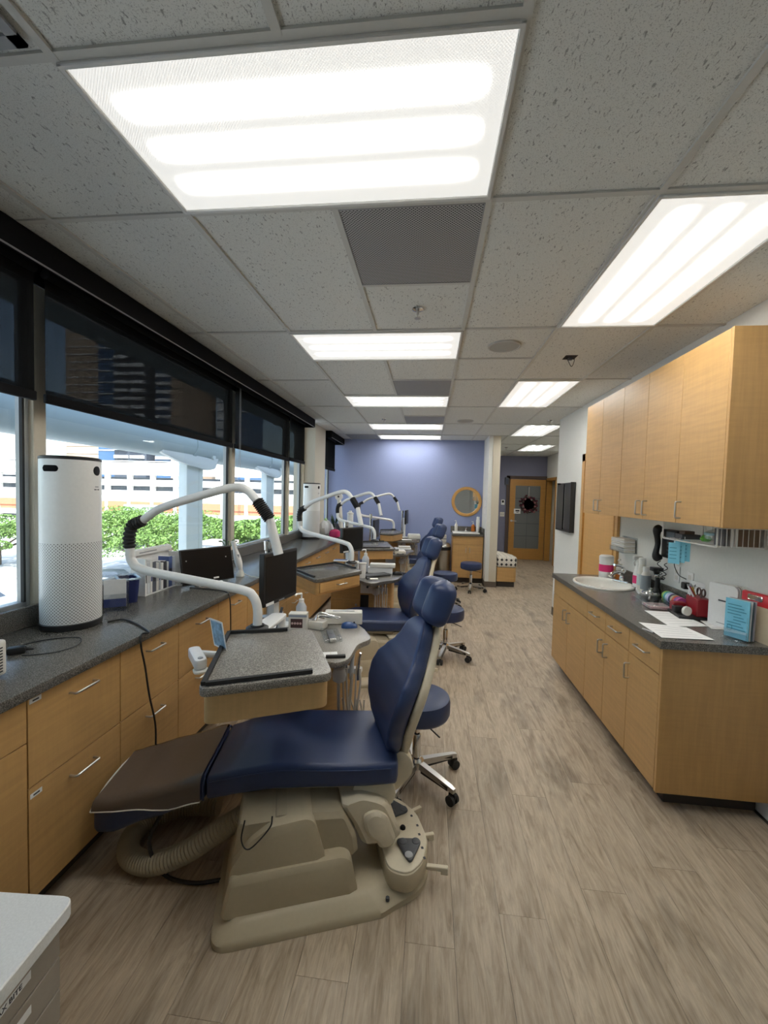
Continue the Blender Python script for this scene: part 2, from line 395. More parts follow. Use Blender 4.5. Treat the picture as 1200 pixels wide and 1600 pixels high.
light(xb, xc_, row(5), row(5.5), 'fluorescent panel touching the top of the blue wall')
light(xd, xe, row(0), row(1), 'long fluorescent panel above the near end of the tall wall cabinets')
light(xd, xe, row(2), row(3), 'long fluorescent panel behind the ceiling hole with the loose wire')
light(1.374, 1.98, row(4), row(5), 'fluorescent panel at the mouth of the hallway')
light(1.98, 2.585, row(6), row(7), 'farthest fluorescent panel, in front of the glazed hallway door')
tile(xb, xc_, row(-2), row(-1.5))
tile(xd, xe, row(-2), row(-1))
# ---- ceiling vents, speakers, sprinklers, hole
def vent(x0, x1, y0, y1, label, frame=.02):
    w, d = x1-x0-.02, y1-y0-.02
    t = thing('ceiling_vent', label, 'vent', ((x0+x1)/2, (y0+y1)/2, CZ), 0, 'perforated ceiling vents')
    bm = NB()
    for b in ((-w/2, w/2, -d/2, -d/2+frame), (-w/2, w/2, d/2-frame, d/2), (-w/2, -w/2+frame, -d/2, d/2), (w/2-frame, w/2, -d/2, d/2)): bx(bm, *b, -.006, .008, .002, 1)
    fin('frame', bm, P('vent_frame', (.30, .30, .30), .5), t)
    fin('grille', bx(NB(), -w/2+frame, w/2-frame, -d/2+frame, d/2-frame, -.003, .006), PERF, t, 0)
vent(xm, xc_, row(0), row(.5), 'dark perforated air vent beside the largest ceiling light', .006)
vent(xm, xc_, row(2), row(2.5), 'second perforated air vent, against the third wide light', .006)
vent(xm, xc_, row(3.5), row(4), 'small far perforated vent before the second light from the blue wall', .006)
vent(xa, xb, row(5), row(5.5), 'grey vent panel in the ceiling at the window corner of the blue wall', .006)
t = thing('supply_diffuser', 'grey slatted air diffuser at the top left edge of the ceiling', 'vent', ((xa+xb)/2, (row(-1)+row(-.5))/2, CZ-.004))
for k in range(4):
    r = .27-.06*k; bm = NB()
    for b in ((-r, r, -r, -r+.03), (-r, r, r-.03, r), (-r, -r+.03, -r, r), (r-.03, r, -r, r)): bx(bm, *b, -.010+.004*k, -.002+.004*k)
    fin('louvre', bm, GREY, t)
def speaker(x, y, label):
    t = thing('ceiling_speaker', label, 'speaker', (x, y, CZ), 0, 'round ceiling speakers')
    fin('rim', lathe(NB(), [(.118, .004), (.118, -.006), (.108, -.009), (.104, -.004), (.104, .004)], 40), P('speaker_rim', (.5, .5, .48), .6), t)
    fin('grille', lathe(NB(), [(.104, .002), (.104, -.004), (.05, -.008), (0, -.009)], 40), P('speaker_grille', (.40, .40, .38), .7), t)
speaker(.512, 3.183, 'round ceiling speaker in the tile near the hanging wire')
p = atZ(727, 658, CZ); speaker(p.x, p.y, 'round ceiling speaker far back, toward the mirror')
def sprinkler(x, y, label):
    t = thing('sprinkler', label, 'sprinkler', (x, y, CZ), 0, 'ceiling sprinklers')
    fin('escutcheon', lathe(NB(), [(.036, 0), (.034, -.006), (.02, -.012), (.012, -.014)], 24), CHROME, t)
    fin('head', lathe(NB(), [(.009, -.012), (.009, -.035), (.005, -.04), (.005, -.052), (.02, -.053), (.02, -.056), (.003, -.057)], 16), STEEL, t)
sprinkler(-.102, 2.539, 'chrome sprinkler between the dark vent and the second wide light')
p = atZ(600, 655, CZ); sprinkler(p.x, p.y, 'small dark sprinkler in front of the second light from the blue wall')
p = atZ(862, 657, CZ); sprinkler(p.x-.02, p.y, 'sprinkler beside the hallway corner')
p = atZ(791, 699, CZ); sprinkler(p.x, p.y, 'tiny sprinkler deep in the hallway ceiling')
t = thing('ceiling_hole', 'square hole cut in a ceiling tile with a loose black wire loop', 'hole', (1.06, 3.455, CZ+.0025))
fin('opening', bx(NB(), -.045, .045, -.05, .05, -.001, .001), P('hole_shade', (.02, .012, .01), .9), t, 0)  # dark plate under the uncut tile, paints the shade inside the hole
fin('wire', tube(NB(), smoothpath([(-.03, -.01, 0), (-.015, -.02, -.04), (.005, -.02, -.075), (.02, -.02, -.06), (.03, -.01, -.02), (.02, .01, 0)], 5), .0025, 6), BLACK, t)
fin('junction_clip', bx(NB(), -.014, .016, -.012, .014, -.022, -.001, .003), DGREY, t)

# ---- walls
wall_right = struct(box('wall_right', XR, XR+.14, -2.2, 6.15, 0, CZ+.02, WALL))
struct(box('baseboard_right', XR-.006, XR+.146, 4.22, 6.156, 0, .10, BASEB))
struct(box('baseboard_right_near', XR-.008, XR+.01, -2.2, 2.285, 0, .10, BASEB))
wall_end = struct(box('wall_end', -2.16, 1.05, YE, YE+.12, 0, CZ+.02, BLUEW))
wall_stub = struct(box('wall_partition', 1.045, 1.245, 7.74, 11.4, 0, CZ+.02, WALL))
box('end_cap', 1.115, 1.247, 7.733, 7.742, .10, CZ+.0, CREAM, wall_stub)
struct(box('baseboard_partition', 1.036, 1.254, 7.728, 8.43, 0, .10, BASEB))
struct(box('baseboard_end', -1.4, 1.04, YE-.008, YE+.01, 0, .10, BASEB))
struct(box('wall_back', -2.2, 4.9, -2.32, -2.2, 0, CZ+.02, WALL))
struct(box('wall_hall_end', 1.2, 4.9, 11.45, 11.57, 0, CZ+.02, HALLW))
struct(box('wall_hall_right', 3.06, 3.17, 6.0, 10.62, 0, CZ+.02, WALL))
struct(box('wall_hall_lintel', 3.06, 3.17, 10.62, 11.45, 2.16, CZ+.02, WALL))
struct(box('wall_hall_near', XR+.02, 3.06, 6.01, 6.13, 0, CZ+.02, WALL))
struct(box('wall_side_room', 4.78, 4.9, 6.1, 11.5, 0, CZ+.02, P('ochre_paint', (.30, .27, .12), .8)))
struct(box('wall_side_near', 3.17, 4.9, 8.2, 8.3, 0, CZ+.02, WALL))
# ---- window wall
XW = -2.06
wall_left = struct(box('wall_left', -2.2, -2.045, -2.3, YE, -.12, 1.005, WALL))
struct(box('wall_left_header', -2.2, -2.045, -2.3, YE, 2.70, CZ+.16, WALL))
struct(box('wall_left_rear', -2.2, -2.04, -2.3, -.55, 1.0, 2.72, WALL))
pil = struct(box('wall_pillar', -2.2, -1.85, 6.6, 7.26, .917, CZ+.01, P('pillar_paint', (.60, .56, .47), .8)))
mull = [atX(49, 640, XW).y, atX(359, 700, XW).y, atX(447, 730, XW).y, atX(470, 760, XW).y]
spans = [(-.55, mull[0]), (mull[0], mull[1]), (mull[1], mull[2]), (mull[2], mull[3]), (7.28, 8.40)]
FR = P('window_frame_alu', (.46, .47, .47), .4, .4)
for i, (a, b) in enumerate(spans):
    bm = NB(); z0, z1 = 1.006, 2.70
    bx(bm, XW-.05, XW, a, b, z0, z0+.03, .004, 1); bx(bm, XW-.05, XW, a, b, z1-.05, z1, .004, 1)
    bx(bm, XW-.05, XW+.005, a, a+.035, z0, z1, .004, 1); bx(bm, XW-.05, XW+.005, b-.045, b, z0, z1, .004, 1)
    w = struct(fin('window_%d' % (i+1), bm, FR))
    box('gasket', XW-.01, XW+.0075, b-.058, b-.046, z0+.03, z1-.05, RUBBER, w)
    fin('pane', bx(NB(), XW-.03, XW-.024, a+.03, b-.04, z0+.03, z1-.05), GLASS, w, 0)
    if i < 4:
        box('mullion_cover', XW-.02, XW+.035, b-.022, b+.05, z0, z1, CREAM, w, .003, 1)
# ---- backsplash on the sill, valances and shades
VAL = P('black_valance', (.007, .007, .008), .8, spec=.12)
for nm, a, b, lab in (('shade_valance', -.5, 6.22, 'long black shade box running along the ceiling over the near windows'), ('shade_valance', 7.3, 8.42, 'short black shade box over the window beside the blue wall')):
    t = thing(nm, lab, 'shade box', (-1.85, a, CZ-.125))
    L = b-a
    fin('fascia', bx(NB(), .085, .10, 0, L, 0, .122, .002, 1), VAL, t); fin('back_plate', bx(NB(), -.10, -.09, 0, L, .0, .122), VAL, t, 0); fin('top_plate', bx(NB(), -.09, .085, 0, L, .112, .122), VAL, t, 0)
    for e in (0, L-.01): fin('end_plate', bx(NB(), -.09, .085, e, e+.01, .0, .112), VAL, t, 0)
    fin('trim_line', bx(NB(), .10, .1025, 0, L, .0, .008), P('valance_line', (.28, .28, .28), .4, .5), t, 0)
labs = ['black roller shade at the left edge, above the tall near purifier', 'wide black see-through roller shade with a city tower showing through', 'opaque black roller shade beyond the second mullion', 'narrow black roller shade beside the cream pillar', 'black roller shade between the pillar and the blue wall']
for (a, b), lab, zb in zip(((-.45, 1.835), (1.895, 3.86), (3.925, 5.48), (5.51, 6.18), (7.36, 8.22)), labs, (2.045, 2.045, 2.05, 2.06, 2.07)):
    t = thing('roller_shade', lab, 'window shade', (-1.90, (a+b)/2, zb), 0, 'black roller shades on the windows'); h = (b-a)/2
    fin('fabric', bx(NB(), -.001, .001, -h, h, .02, 2.66-zb), SHADE, t, 0)
    fin('hem_bar', bx(NB(), -.012, .012, -h-.004, h+.004, 0, .045, .005, 2), VAL, t)
    if a > 3.9 and a < 4: fin('bead_chain', tube(NB(), fillet([(.02, -h+.05, 2.64-zb), (.02, -h+.045, 1.35-zb), (.02, -h+.075, 1.35-zb), (.02, -h+.07, 2.64-zb)], .01, 3), .002, 6), GREY, t)
    fin('roller', cyl(NB(), (0, -h, 2.67-zb), (0, h, 2.67-zb), .025, 12), VAL, t)
# ================================================================== CABINETS
def bar_handle(name, parent, p, axis, out, L=.115):
    """wire pull: p centre on the face, axis along, out away from the face"""
    A = Vector(axis); O = Vector(out); p = Vector(p)
    pts = fillet([p-A*L/2, p-A*L/2+O*.03, p+A*L/2+O*.03, p+A*L/2], .008, 3)
    return fin(name, tube(NB(), pts, .0048, 8), STEEL, parent)
# ---- left run of drawers under the window
XF = -1.415
wt = thing('window_worktop', 'long grey speckled worktop running under the windows', 'worktop', (-1.7, 0, .875))
fin('slab', bx(NB(), -.32, .31, -2.1, YE-.01, 0, .04, .006, 2), LAM, wt)
fin('backsplash', bx(NB(), -.34, -.315, -2.1, 6.6, .04, .145, .003, 1), LAM, wt)
fin('backsplash', bx(NB(), -.34, -.315, 7.27, YE-.01, .04, .145, .003, 1), LAM, wt)
fin('backsplash', bx(NB(), -.315, -.13, 6.575, 6.597, .04, .145, .003, 1), LAM, wt)
edges = [-2.05, -.6, .35, 1.328, 1.785, 2.243, 2.70, 3.16, 3.62, 4.08, 4.54, 5.0, 5.46, 5.92, 6.38, 6.84, 7.30, 7.76, 8.38]
desc = {1.328: 'nearest fully visible two-drawer unit under the tall purifier', 1.785: 'two-drawer unit with the black purifier cord hanging over it', 2.243: 'two-drawer unit below the black tablet monitor', 2.70: 'two-drawer unit behind the first white bent arm', 3.16: 'drawer unit left of the first standing monitor', 3.62: 'drawer unit seen above the second tray table corner'}
far = ['fourth', 'fifth', 'sixth', 'seventh', 'eighth', 'ninth', 'tenth', 'eleventh', 'twelfth', 'thirteenth', 'fourteenth', 'fifteenth', 'sixteenth', 'seventeenth']
for a, b in zip(edges[:-1], edges[1:]):
    nr = a < 1.3
    lab = desc.get(a) or ('maple base unit at the left edge with a shallow drawer over a door' if a == .35 else None) or ('maple base unit out of view behind the camera, %s' % ('rear' if a < -1 else 'front') if a < .3 else 'maple drawer unit under the windows, %s from the near corner' % far[edges.index(a)-6])
    t = thing('drawer_cabinet', lab, 'cabinet', ((XF-2.03)/2, (a+b)/2, 0), 0, 'maple base units under the window worktop')
    x0, x1, h = -(XF+2.03)/2, (XF+2.03)/2, (b-a)/2
    fin('carcass', bx(NB(), x0, x1-.02, -h+.001, h-.001, .10, .874), WOOD, t, 0)
    fin('kick', bx(NB(), x0, x1-.075, -h+.001, h-.001, 0, .10), KICK, t, 0)
    zs = ((.71, .872), (.105, .706)) if nr else ((.534, .872), (.105, .530))
    for q, (za, zb) in enumerate(zs):
        d = fin('drawer_front' if not (nr and q) else 'door', bx(NB(), x1-.019, x1, -h+.0025, h-.0025, za, zb, .001, 1), WOOD, t)
        if not (nr and q): bar_handle('handle', d, (x1, 0.02 if nr else .01, zb-.065 if not nr else (za+zb)/2), (0, 1, 0), (1, 0, 0), .12)
        if a in (1.328,):
            bx_ = fin('label_tape', bx(NB(), x1, x1+.0008, -h+.008, -h+.055, zb-(.028 if q == 0 else .04), zb-(.010 if q == 0 else .022)), PAPER, d, 0)
        if a in (1.328,): fin('label_print', bx(NB(), x1+.0008, x1+.0012, -h+.02, -h+.045, zb-(.022 if q == 0 else .034), zb-(.016 if q == 0 else .028)), INK, d, 0)
# ---- right base cabinets
X0, XB = 1.232, 1.78
NY, FY = 2.292, 4.19
t = thing('counter_top', 'dark grey speckled worktop on the right with the oval sink cut in', 'worktop', (1.48, 3.2, .877))
SKc = (1.50, 3.745); SKa, SKb = .205, .245
bm = NB(); outer = [(-.27, -.928), (.305, -.928), (.305, .992), (-.27, .992)]
n = 48; ring = [(SKc[0]-1.48+SKa*math.cos(2*PI*k/n), SKc[1]-3.2+SKb*math.sin(2*PI*k/n)) for k in range(n)]
def rim_out(a):
    dx, dy = math.cos(a), math.sin(a); cx, cy = ring_c
    ts = []
    for (lim, d, c) in ((.305, dx, cx), (-.27, dx, cx), (.992, dy, cy), (-.928, dy, cy)):
        if abs(d) > 1e-9:
            q = (lim-c)/d
            if q > 0: ts.append(q)
    q = min(ts); return (cx+dx*q, cy+dy*q)
ring_c = (SKc[0]-1.48, SKc[1]-3.2)
angs = sorted([2*PI*k/n for k in range(n)]+[math.atan2(y-ring_c[1], x-ring_c[0]) % (2*PI) for x, y in outer])
for z, s_ in ((.04, 1), (0, -1)):
    I = [bm.verts.new((ring_c[0]+SKa*math.cos(a), ring_c[1]+SKb*math.sin(a), z)) for a in angs]; O_ = [bm.verts.new((*rim_out(a), z)) for a in angs]
    for k in range(len(angs)): j = (k+1) % len(angs); bm.faces.new((I[k], I[j], O_[j], O_[k]))
    if z: I1, O1 = I, O_
for k in range(len(angs)):
    j = (k+1) % len(angs); bm.faces.new((I1[k], I1[j], I[j], I[k])); bm.faces.new((O1[k], O1[j], O_[j], O_[k]))
fin('slab', bm, LAM, t, 30)
fin('backsplash', bx(NB(), .284, .304, -.92, .93, .04, .14, .003, 1), LAM, t)
BG = 'maple base cabinets below the right worktop'
def base_cab(a, b, kind, label):
    t = thing('base_cabinet', label, 'cabinet', ((X0+XB)/2, (a+b)/2, 0), 0, BG); x0, x1 = -(XB-X0)/2, (XB-X0)/2; h = (b-a)/2
    if kind == 'sink':
        for q, yb in enumerate(((-h, -h+.018), (h-.018, h))): fin('side_panel', bx(NB(), x0+.02, x1, *yb, .10, .876), WOOD, t, 0)
        fin('back_panel', bx(NB(), x1-.012, x1, -h, h, .1, .6), WOOD, t, 0); fin('bottom_panel', bx(NB(), x0+.02, x1, -h, h, .10, .118), WOOD, t, 0)
    else: fin('carcass', bx(NB(), x0+.02, x1, -h+.0005, h-.0005, .10, .876), WOOD, t, 0)
    ks = -h+.08 if kind == 'end' else -h
    fin('kick', bx(NB(), x0+.085, x1, ks, h, 0, .10), KICK, t, 0)
    g = .0022
    def front(nm, y0, y1, z0, z1): return fin(nm, bx(NB(), x0, x0+.019, y0+g, y1-g, z0+g, z1-g, .001, 1), WOOD, t)
    ya, yb = -h, h
    if kind == 'end':
        fin('end_panel', bx(NB(), x0, x1, -h, -h+.02, .10, .876, .001, 1), WOODH, t); ya = -h+.021
    if kind == 'sink':
        front('false_front', ya, yb, .724, .876); m = (ya+yb)/2
        for y0, y1, s in ((ya, m, 1), (m, yb, -1)):
            d = front('door', y0, y1, .104, .722); hy = m-.05 if s == 1 else m+.05
            bar_handle('handle', d, (x0, hy, .612), (0, 0, 1), (-1, 0, 0), .09)
    elif kind == 'double':
        m = (ya+yb)/2
        for y0, y1, s in ((ya, m, 1), (m, yb, -1)):
            d = front('drawer_front', y0, y1, .724, .876); bar_handle('handle', d, (x0, (y0+y1)/2, .803), (0, 1, 0), (-1, 0, 0), .13)
            d = front('door', y0, y1, .104, .722); bar_handle('handle', d, (x0, m-.045*s, .615), (0, 0, 1), (-1, 0, 0), .09)
    else:
        d = front('drawer_front', ya, yb, .724, .876); bar_handle('handle', d, (x0, (ya+yb)/2, .803), (0, 1, 0), (-1, 0, 0), .13)
        d = front('door', ya, yb, .104, .722); bar_handle('handle', d, (x0, yb-.02, .613), (0, 0, 1), (-1, 0, 0), .09)
base_cab(NY, 2.655, 'end', 'end base cabinet with one drawer, one door and the big bare side panel')
base_cab(2.655, 3.335, 'double', 'middle base cabinet with two drawers above two doors')
base_cab(3.335, FY, 'sink', 'base cabinet under the oval sink, with paired door pulls')
# ---- upper cabinets
XU = 1.475; UZ0, UZ1 = 1.511, 2.515
def upper(ys, label, hpos, end=False):
    a, b = ys[0], ys[-1]; t = thing('wall_cabinet', label, 'cabinet', ((XU+XR)/2, (a+b)/2, UZ0), 0, 'tall maple wall cabinets over the right worktop')
    x0, x1, h = -(XR-XU)/2, (XR-XU)/2-.001, (b-a)/2; H = UZ1-UZ0; c = (a+b)/2
    fin('carcass', bx(NB(), x0+.021, x1, -h+.0005, h-.0005, 0, H), WOOD, t, 0)
    ya0 = a
    if end: fin('end_panel', bx(NB(), x0, x1, -h-.019, -h, 0, H, .001, 1), WOODH, t)
    for (y0, y1), hp in zip(zip(ys[:-1], ys[1:]), hpos):
        d = fin('door', bx(NB(), x0, x0+.02, y0-c+.0018, y1-c-.0018, .002, H-.002, .001, 1), WOOD, t)
        hy = (y0+.045 if hp < 0 else y1-.045)-c
        bar_handle('handle', d, (x0, hy, .08), (0, 0, 1), (-1, 0, 0), .095)
upper([2.296, 2.687], 'single-door wall cabinet at the near end with the large dark side panel', [1], True)
upper([2.687, 3.078, 3.445], 'middle wall cabinet with two doors above the phone', [1, -1])
upper([3.445, 3.836, 4.205], 'far wall cabinet with two doors reaching in front of the wooden door', [1, -1])
# ---- far hand-wash vanity beside the partition
v = thing('vanity_cabinet', 'small maple sink cabinet below the round mirror', 'cabinet', (.745, 8.19, 0))
hw, yd0, yd1 = .285, -.23, .235
fin('carcass', bx(NB(), -hw, hw, yd0+.02, yd1, .10, .895), WOOD, v, 0); fin('kick', bx(NB(), -hw, hw, yd0+.07, yd1, 0, .10), KICK, v, 0)
fin('false_front', bx(NB(), -hw+.01, hw-.01, yd0, yd0+.019, .735, .888, .001, 1), WOOD, v)
for s in (-1, 1):
    d = fin('door', bx(NB(), min(s*.001, s*(hw-.01)), max(s*.001, s*(hw-.01)), yd0, yd0+.019, .108, .728, .001, 1), WOOD, v)
    bar_handle('handle', d, (s*.035, yd0, .63), (0, 0, 1), (0, -1, 0), .09)
vt = thing('sink_counter', 'grey laminate top with splash behind the white far sink', 'worktop', (.745, 8.19, .896))
fin('slab', bx(NB(), -.305, .293, -.26, .235, 0, .04, .004, 1), LAM, vt); fin('backsplash', bx(NB(), -.305, .293, .213, .235, .04, .15, .003, 1), LAM, vt)
fin('side_splash', bx(NB(), .272, .293, -.24, .213, .04, .15, .003, 1), LAM, vt)
# ================================================================== DENTAL CHAIR
def cushion_ring(x, hw, zt, th, r, dish=0.0, n=5):
    out = []
    for y, z in rrect(hw, th/2, min(r, th*.48), n):
        zz = zt-th/2+z
        if z > 0: zz -= dish*(1-(y/hw)**2)
        out.append((x, y, zz))
    return out
def interp(tab, x):
    for (a, *va), (b, *vb) in zip(tab[:-1], tab[1:]):
        if a <= x <= b:
            t = (x-a)/(b-a); t = t*t*(3-2*t)*.5+t*.5
            return [p+(q-p)*t for p, q in zip(va, vb)]
    return list(tab[-1][1:]) if x > tab[-1][0] else list(tab[0][1:])
SEAT_A, BASE_A = math.radians(11), math.radians(20)
BASE_O, SEAT_O = Vector((-.46, 1.69, 0)), Vector((-.17, 1.94, 0))
MS = Rz(SEAT_A-BASE_A); MS.translation = Rz(-BASE_A) @ (SEAT_O-BASE_O)
def sub(bm, base, rings): pass
def make_chair(label):
    t = thing('dental_chair', label, 'dental chair', BASE_O, BASE_A, 'navy dental chairs along the windows')
    S = lambda p: MS @ Vector(p)
    # --- cushions
    seat = [(-.765, .212, .452, .10), (-.62, .226, .488, .105), (-.48, .234, .512, .108), (-.3, .236, .507, .102), (-.1, .234, .502, .10), (.03, .222, .50, .10)]
    xs = [-.765+.795*k/26 for k in range(27)]; rings = []
    for e in (0, 1):
        pass
    def rings_of(tab, xs, r, dish):
        R = []
        for k, x in enumerate(xs):
            hw, zt, th = interp(tab, x); R.append([S(p) for p in cushion_ring(x, hw, zt, th, r, dish)])
        return R
    def capped(tab, x0, x1, n, r, dish, d=.03):
        xs = [x0+(x1-x0)*k/n for k in range(n+1)]; R = []
        for k, f in ((0, .70), (1, .93)):
            hw, zt, th = interp(tab, x0); x = x0-d*(.9, .45)[k]; zt2 = zt-th*(1-f)/2
            R.append([S(p) for p in cushion_ring(x, hw-(1-f)*.10, zt2, th*f, r*f, dish*f)])
        R += rings_of(tab, xs, r, dish)
        for k, f in ((1, .93), (0, .70)):
            hw, zt, th = interp(tab, x1); x = x1+d*(.9, .45)[k]; zt2 = zt-th*(1-f)/2
            R.append([S(p) for p in cushion_ring(x, hw-(1-f)*.10, zt2, th*f, r*f, dish*f)])
        return R
    fin('seat', loft(NB(), capped(seat, -.755, .02, 26, .026, .012, .016)), NAVY, t, 50)
    leg = [(-1.22, .185, .338, .135), (-1.15, .203, .352, .138), (-1.0, .209, .391, .122), (-.79, .213, .446, .107)]
    lr = fin('leg_rest', loft(NB(), capped(leg, -1.205, -.795, 18, .036, .006, .026)), NAVY, t, 50)
    # clear-brown vinyl cover over the leg rest
    bm = NB(); R = []
    for k in range(15):
        x = -1.225+(.44)*k/14; hw, zt, th = interp(leg, x); ring = []
        drop = .0+.06*max(0, min(1, (x+1.16)/.26))**1.3
        pts = [p for p in cushion_ring(x, hw+.003, zt+.0035, th, .034, .006)]
        top = [p for p in pts if p[2] > zt-drop-.02]
        top.sort(key=lambda p: math.atan2(p[2]-(zt-th), p[1]))
        m = 17; ring = []
        for q in range(m):
            u = -1+2*q/(m-1); y = (hw+.004)*math.sin(u*PI/2) if abs(u) < 1 else (hw+.004)*u
            edge = max(0, (abs(y)-(hw-.03))/.034); z = zt+.004-.006*(1-(y/hw)**2) - (.034*(1-math.sqrt(max(0, 1-min(1, edge)**2))))
            ring.append((x, y, z+.006))
        ring = [(x, -(hw+.004), zt-drop-.03)]+ring+[(x, hw+.004, zt-drop-.03)]
        R.append([S(p) for p in ring])
    loft(bm, R, False, False); c = fin('foot_cover', bm, TAUPE, t, 60); c['label'] = 'glossy brown vinyl foot cover with pale piping'
    fin('cover_piping', tube(NB(), [S((-1.228+.0*k, y, z)) for k, (y, z) in enumerate([(-.19, .308), (-.15, .334), (-.06, .345), (0, .346), (.06, .345), (.15, .334), (.19, .308)])], .003, 6), OFFW, c)
    ep = []
    for k in range(15):
        x = -1.225+.44*k/14; hw, zt, th = interp(leg, x); ep.append(S((x, -(hw+.005), zt-.06*max(0, min(1, (x+1.16)/.26))**1.3-.03)))
    fin('cover_piping', tube(NB(), ep, .0028, 6), OFFW, c)
    fin('seam', tube(NB(), [S(p) for p in [(-.774, -.213, .36), (-.774, -.214, .425), (-.774, -.19, .449), (-.774, 0, .443), (-.774, .19, .449), (-.774, .214, .425)]], .004, 6), NAVY, t)
    fin('piping', tube(NB(), smoothpath([S((x, -interp(seat, x)[0]-.001, interp(seat, x)[1]-.022)) for x in (-.75, -.6, -.45, -.3, -.15, .0)], 4), .0028, 6), NAVY, t)
    # --- backrest
    LEAN = math.radians(14)
    MB_ = MS @ Tr(.03, 0, .46) @ Rz(math.radians(9)) @ Ry(LEAN)         # local x = behind, y across, z up the back
    tab = [(-.03, .085, .05), (.02, .135, .07), (.08, .185, .078), (.15, .222, .08), (.22, .245, .08), (.28, .252, .08), (.34, .24, .08), (.40, .205, .078), (.45, .165, .076), (.50, .138, .074), (.55, .12, .070), (.585, .09, .055), (.605, .045, .03)]
    def shell(x_off, sc, th_s, z0, z1, n, curve):
        R = []
        for k in range(n+1):
            z = z0+(z1-z0)*k/n; hw, th = interp(tab, z); hw *= sc; th *= th_s; ring = []
            for y, x in rrect(hw, th/2, min(th*.45, hw*.5), 4):
                ring.append(MB_ @ Vector((x+x_off-curve*y*y-(.02*math.exp(-((z-.12)/.14)**2)), y, z)))
            R.append(ring)
        return R
    fin('backrest', loft(NB(), shell(0, 1, 1, -.03, .605, 44, 1.6)), NAVY, t, 60)
    sh = fin('back_shell', loft(NB(), shell(.052, .92, .55, .0, .59, 30, 1.3)), BEIGE2, t, 60)
    R = []
    tube_pts = []
    for s in (1,):
        pts = []
        for k in range(41):
            z = -.02+.615*k/40; hw = interp(tab, z)[0]; pts.append(MB_ @ Vector((-.040-1.6*hw*hw*.9+.018, -hw*.96, z)))
        fin('back_piping', tube(NB(), pts, .0026, 6), NAVY, t)
    # --- headrest
    bmh = NB(); R = []; zc = .70
    for k in range(17):
        u = -1+2*k/16; hh = .115*u; wv = .14*math.sqrt(max(.02, 1-abs(u)**5)); ring = []
        m = 40
        for q in range(m):
            a = 2*PI*q/m; ca, sa = math.cos(a), math.sin(a)
            y = wv*math.copysign(abs(ca)**.55, ca); d = .042*math.copysign(abs(sa)**.7, sa)*math.sqrt(max(.05, 1-u**4))
            if sa < 0: d -= .062*math.sin(min(1, abs(y)/.145)*PI)**.9*(1-u**6)-.016   # front lobes
            ring.append(MB_ @ (Matrix.Translation((.035, 0, zc)) @ Ry(math.radians(6))) @ Vector((d, y, hh)))
        R.append(ring)
    fin('headrest', loft(bmh, R), NAVY, t, 60)
    bmh = NB(); bx(bmh, .03, .05, -.03, .03, .53, .66, .004, 1, MB_); fin('headrest_bar', bmh, STEEL, t)
    bmh = NB(); bx(bmh, .02, .075, -.055, .055, .555, .60, .012, 2, MB_); fin('headrest_clamp', bmh, BEIGE2, t)
    # --- underside
    bmh = NB()
    prism(bmh, roundpoly([(-.60, -.17), (.01, -.18), (.01, .18), (-.60, .17)], .03), .365, .405, .012, 2, MS); fin('seat_pan', bmh, BEIGE2, t)
    for s in (-1, 1):
        bmh = NB(); y0, y1 = (.13, .2) if s > 0 else (-.2, -.13)
        prof = [(-.16, .395), (.02, .395), (.03, .33), (-.01, .28), (-.07, .262), (-.13, .28), (-.155, .33)]
        prism(bmh, roundpoly(prof, .025), 0, y1-y0, .008, 2, MS @ Matrix(((1,0,0,0),(0,0,-1,y1),(0,1,0,0),(0,0,0,1))))
        fin('hinge_cover', bmh, BEIGE2, t)
    for y in (-.13, .07):
        bmh = NB()
        prof = [(.0, .47), (.06, .50), (.115, .44), (.11, .38), (.03, .30), (-.03, .33)]
        prism(bmh, roundpoly(prof, .03), 0, .06, .008, 2, MS @ Matrix(((1,0,0,0),(0,0,-1,y+.06),(0,1,0,0),(0,0,0,1))))
        fin('back_hinge', bmh, BEIGE2, t)
    bmh = NB(); YZ = lambda y: Matrix(((1,0,0,0),(0,0,-1,y),(0,1,0,0),(0,0,0,1)))
    prism(bmh, roundpoly([(-.50, .37), (-.42, .325), (-.28, .30), (-.16, .30), (-.14, .37)], .012), 0, .25, .006, 1, MS @ YZ(.125)); fin('seat_bracket', bmh, BEIGE, t)
    bmh = NB(); bx(bmh, -.375, -.265, -.165, -.12, .255, .285, .004, 1, MS); fin('release_lever', bmh, BEIGE2, t)
    # --- base
    outline = [(-.37, -.25), (.26, -.25), (.30, -.235), (.44, -.19), (.50, -.11), (.52, .0), (.50, .11), (.44, .19), (.30, .235), (.26, .25), (-.37, .25)]
    def sc(pts, k, dx=0): return [(p[0]*1+dx-(.02*k if p[0] > 0 else -.02*k), p[1]-math.copysign(.03*k, p[1])) for p in pts]
    ro = roundpoly(outline, [.07, .01, .02, .05, .05, .05, .05, .05, .02, .01, .07], 5)
    bm = NB(); n = len(ro)
    cen = (.05, 0)
    def inset(d): return [(p[0]-d*(p[0]-cen[0])/max(.05, math.hypot(p[0]-cen[0], p[1])), p[1]-d*p[1]/max(.05, math.hypot(p[0]-cen[0], p[1]))) for p in ro]
    rr = [[(x, y, 0) for x, y in ro], [(x, y, .022) for x, y in ro], [(x, y, .034) for x, y in inset(.012)], [(x, y, .058) for x, y in inset(.062)], [(x, y, .066) for x, y in inset(.08)]]
    loft(bm, rr); fin('base_plate', bm, BEIGE, t, 35)
    # stepped pedestal cover, profile in x-z swept across y with draft
    def swept(name, secs, mat, r=.025):
        bm = NB(); R = []
        for hy, prof in secs: R.append([(x, hy, z) for x, z in roundpoly(prof, r, 3)])
        loft(bm, R); return fin(name, bm, mat, t, 35)
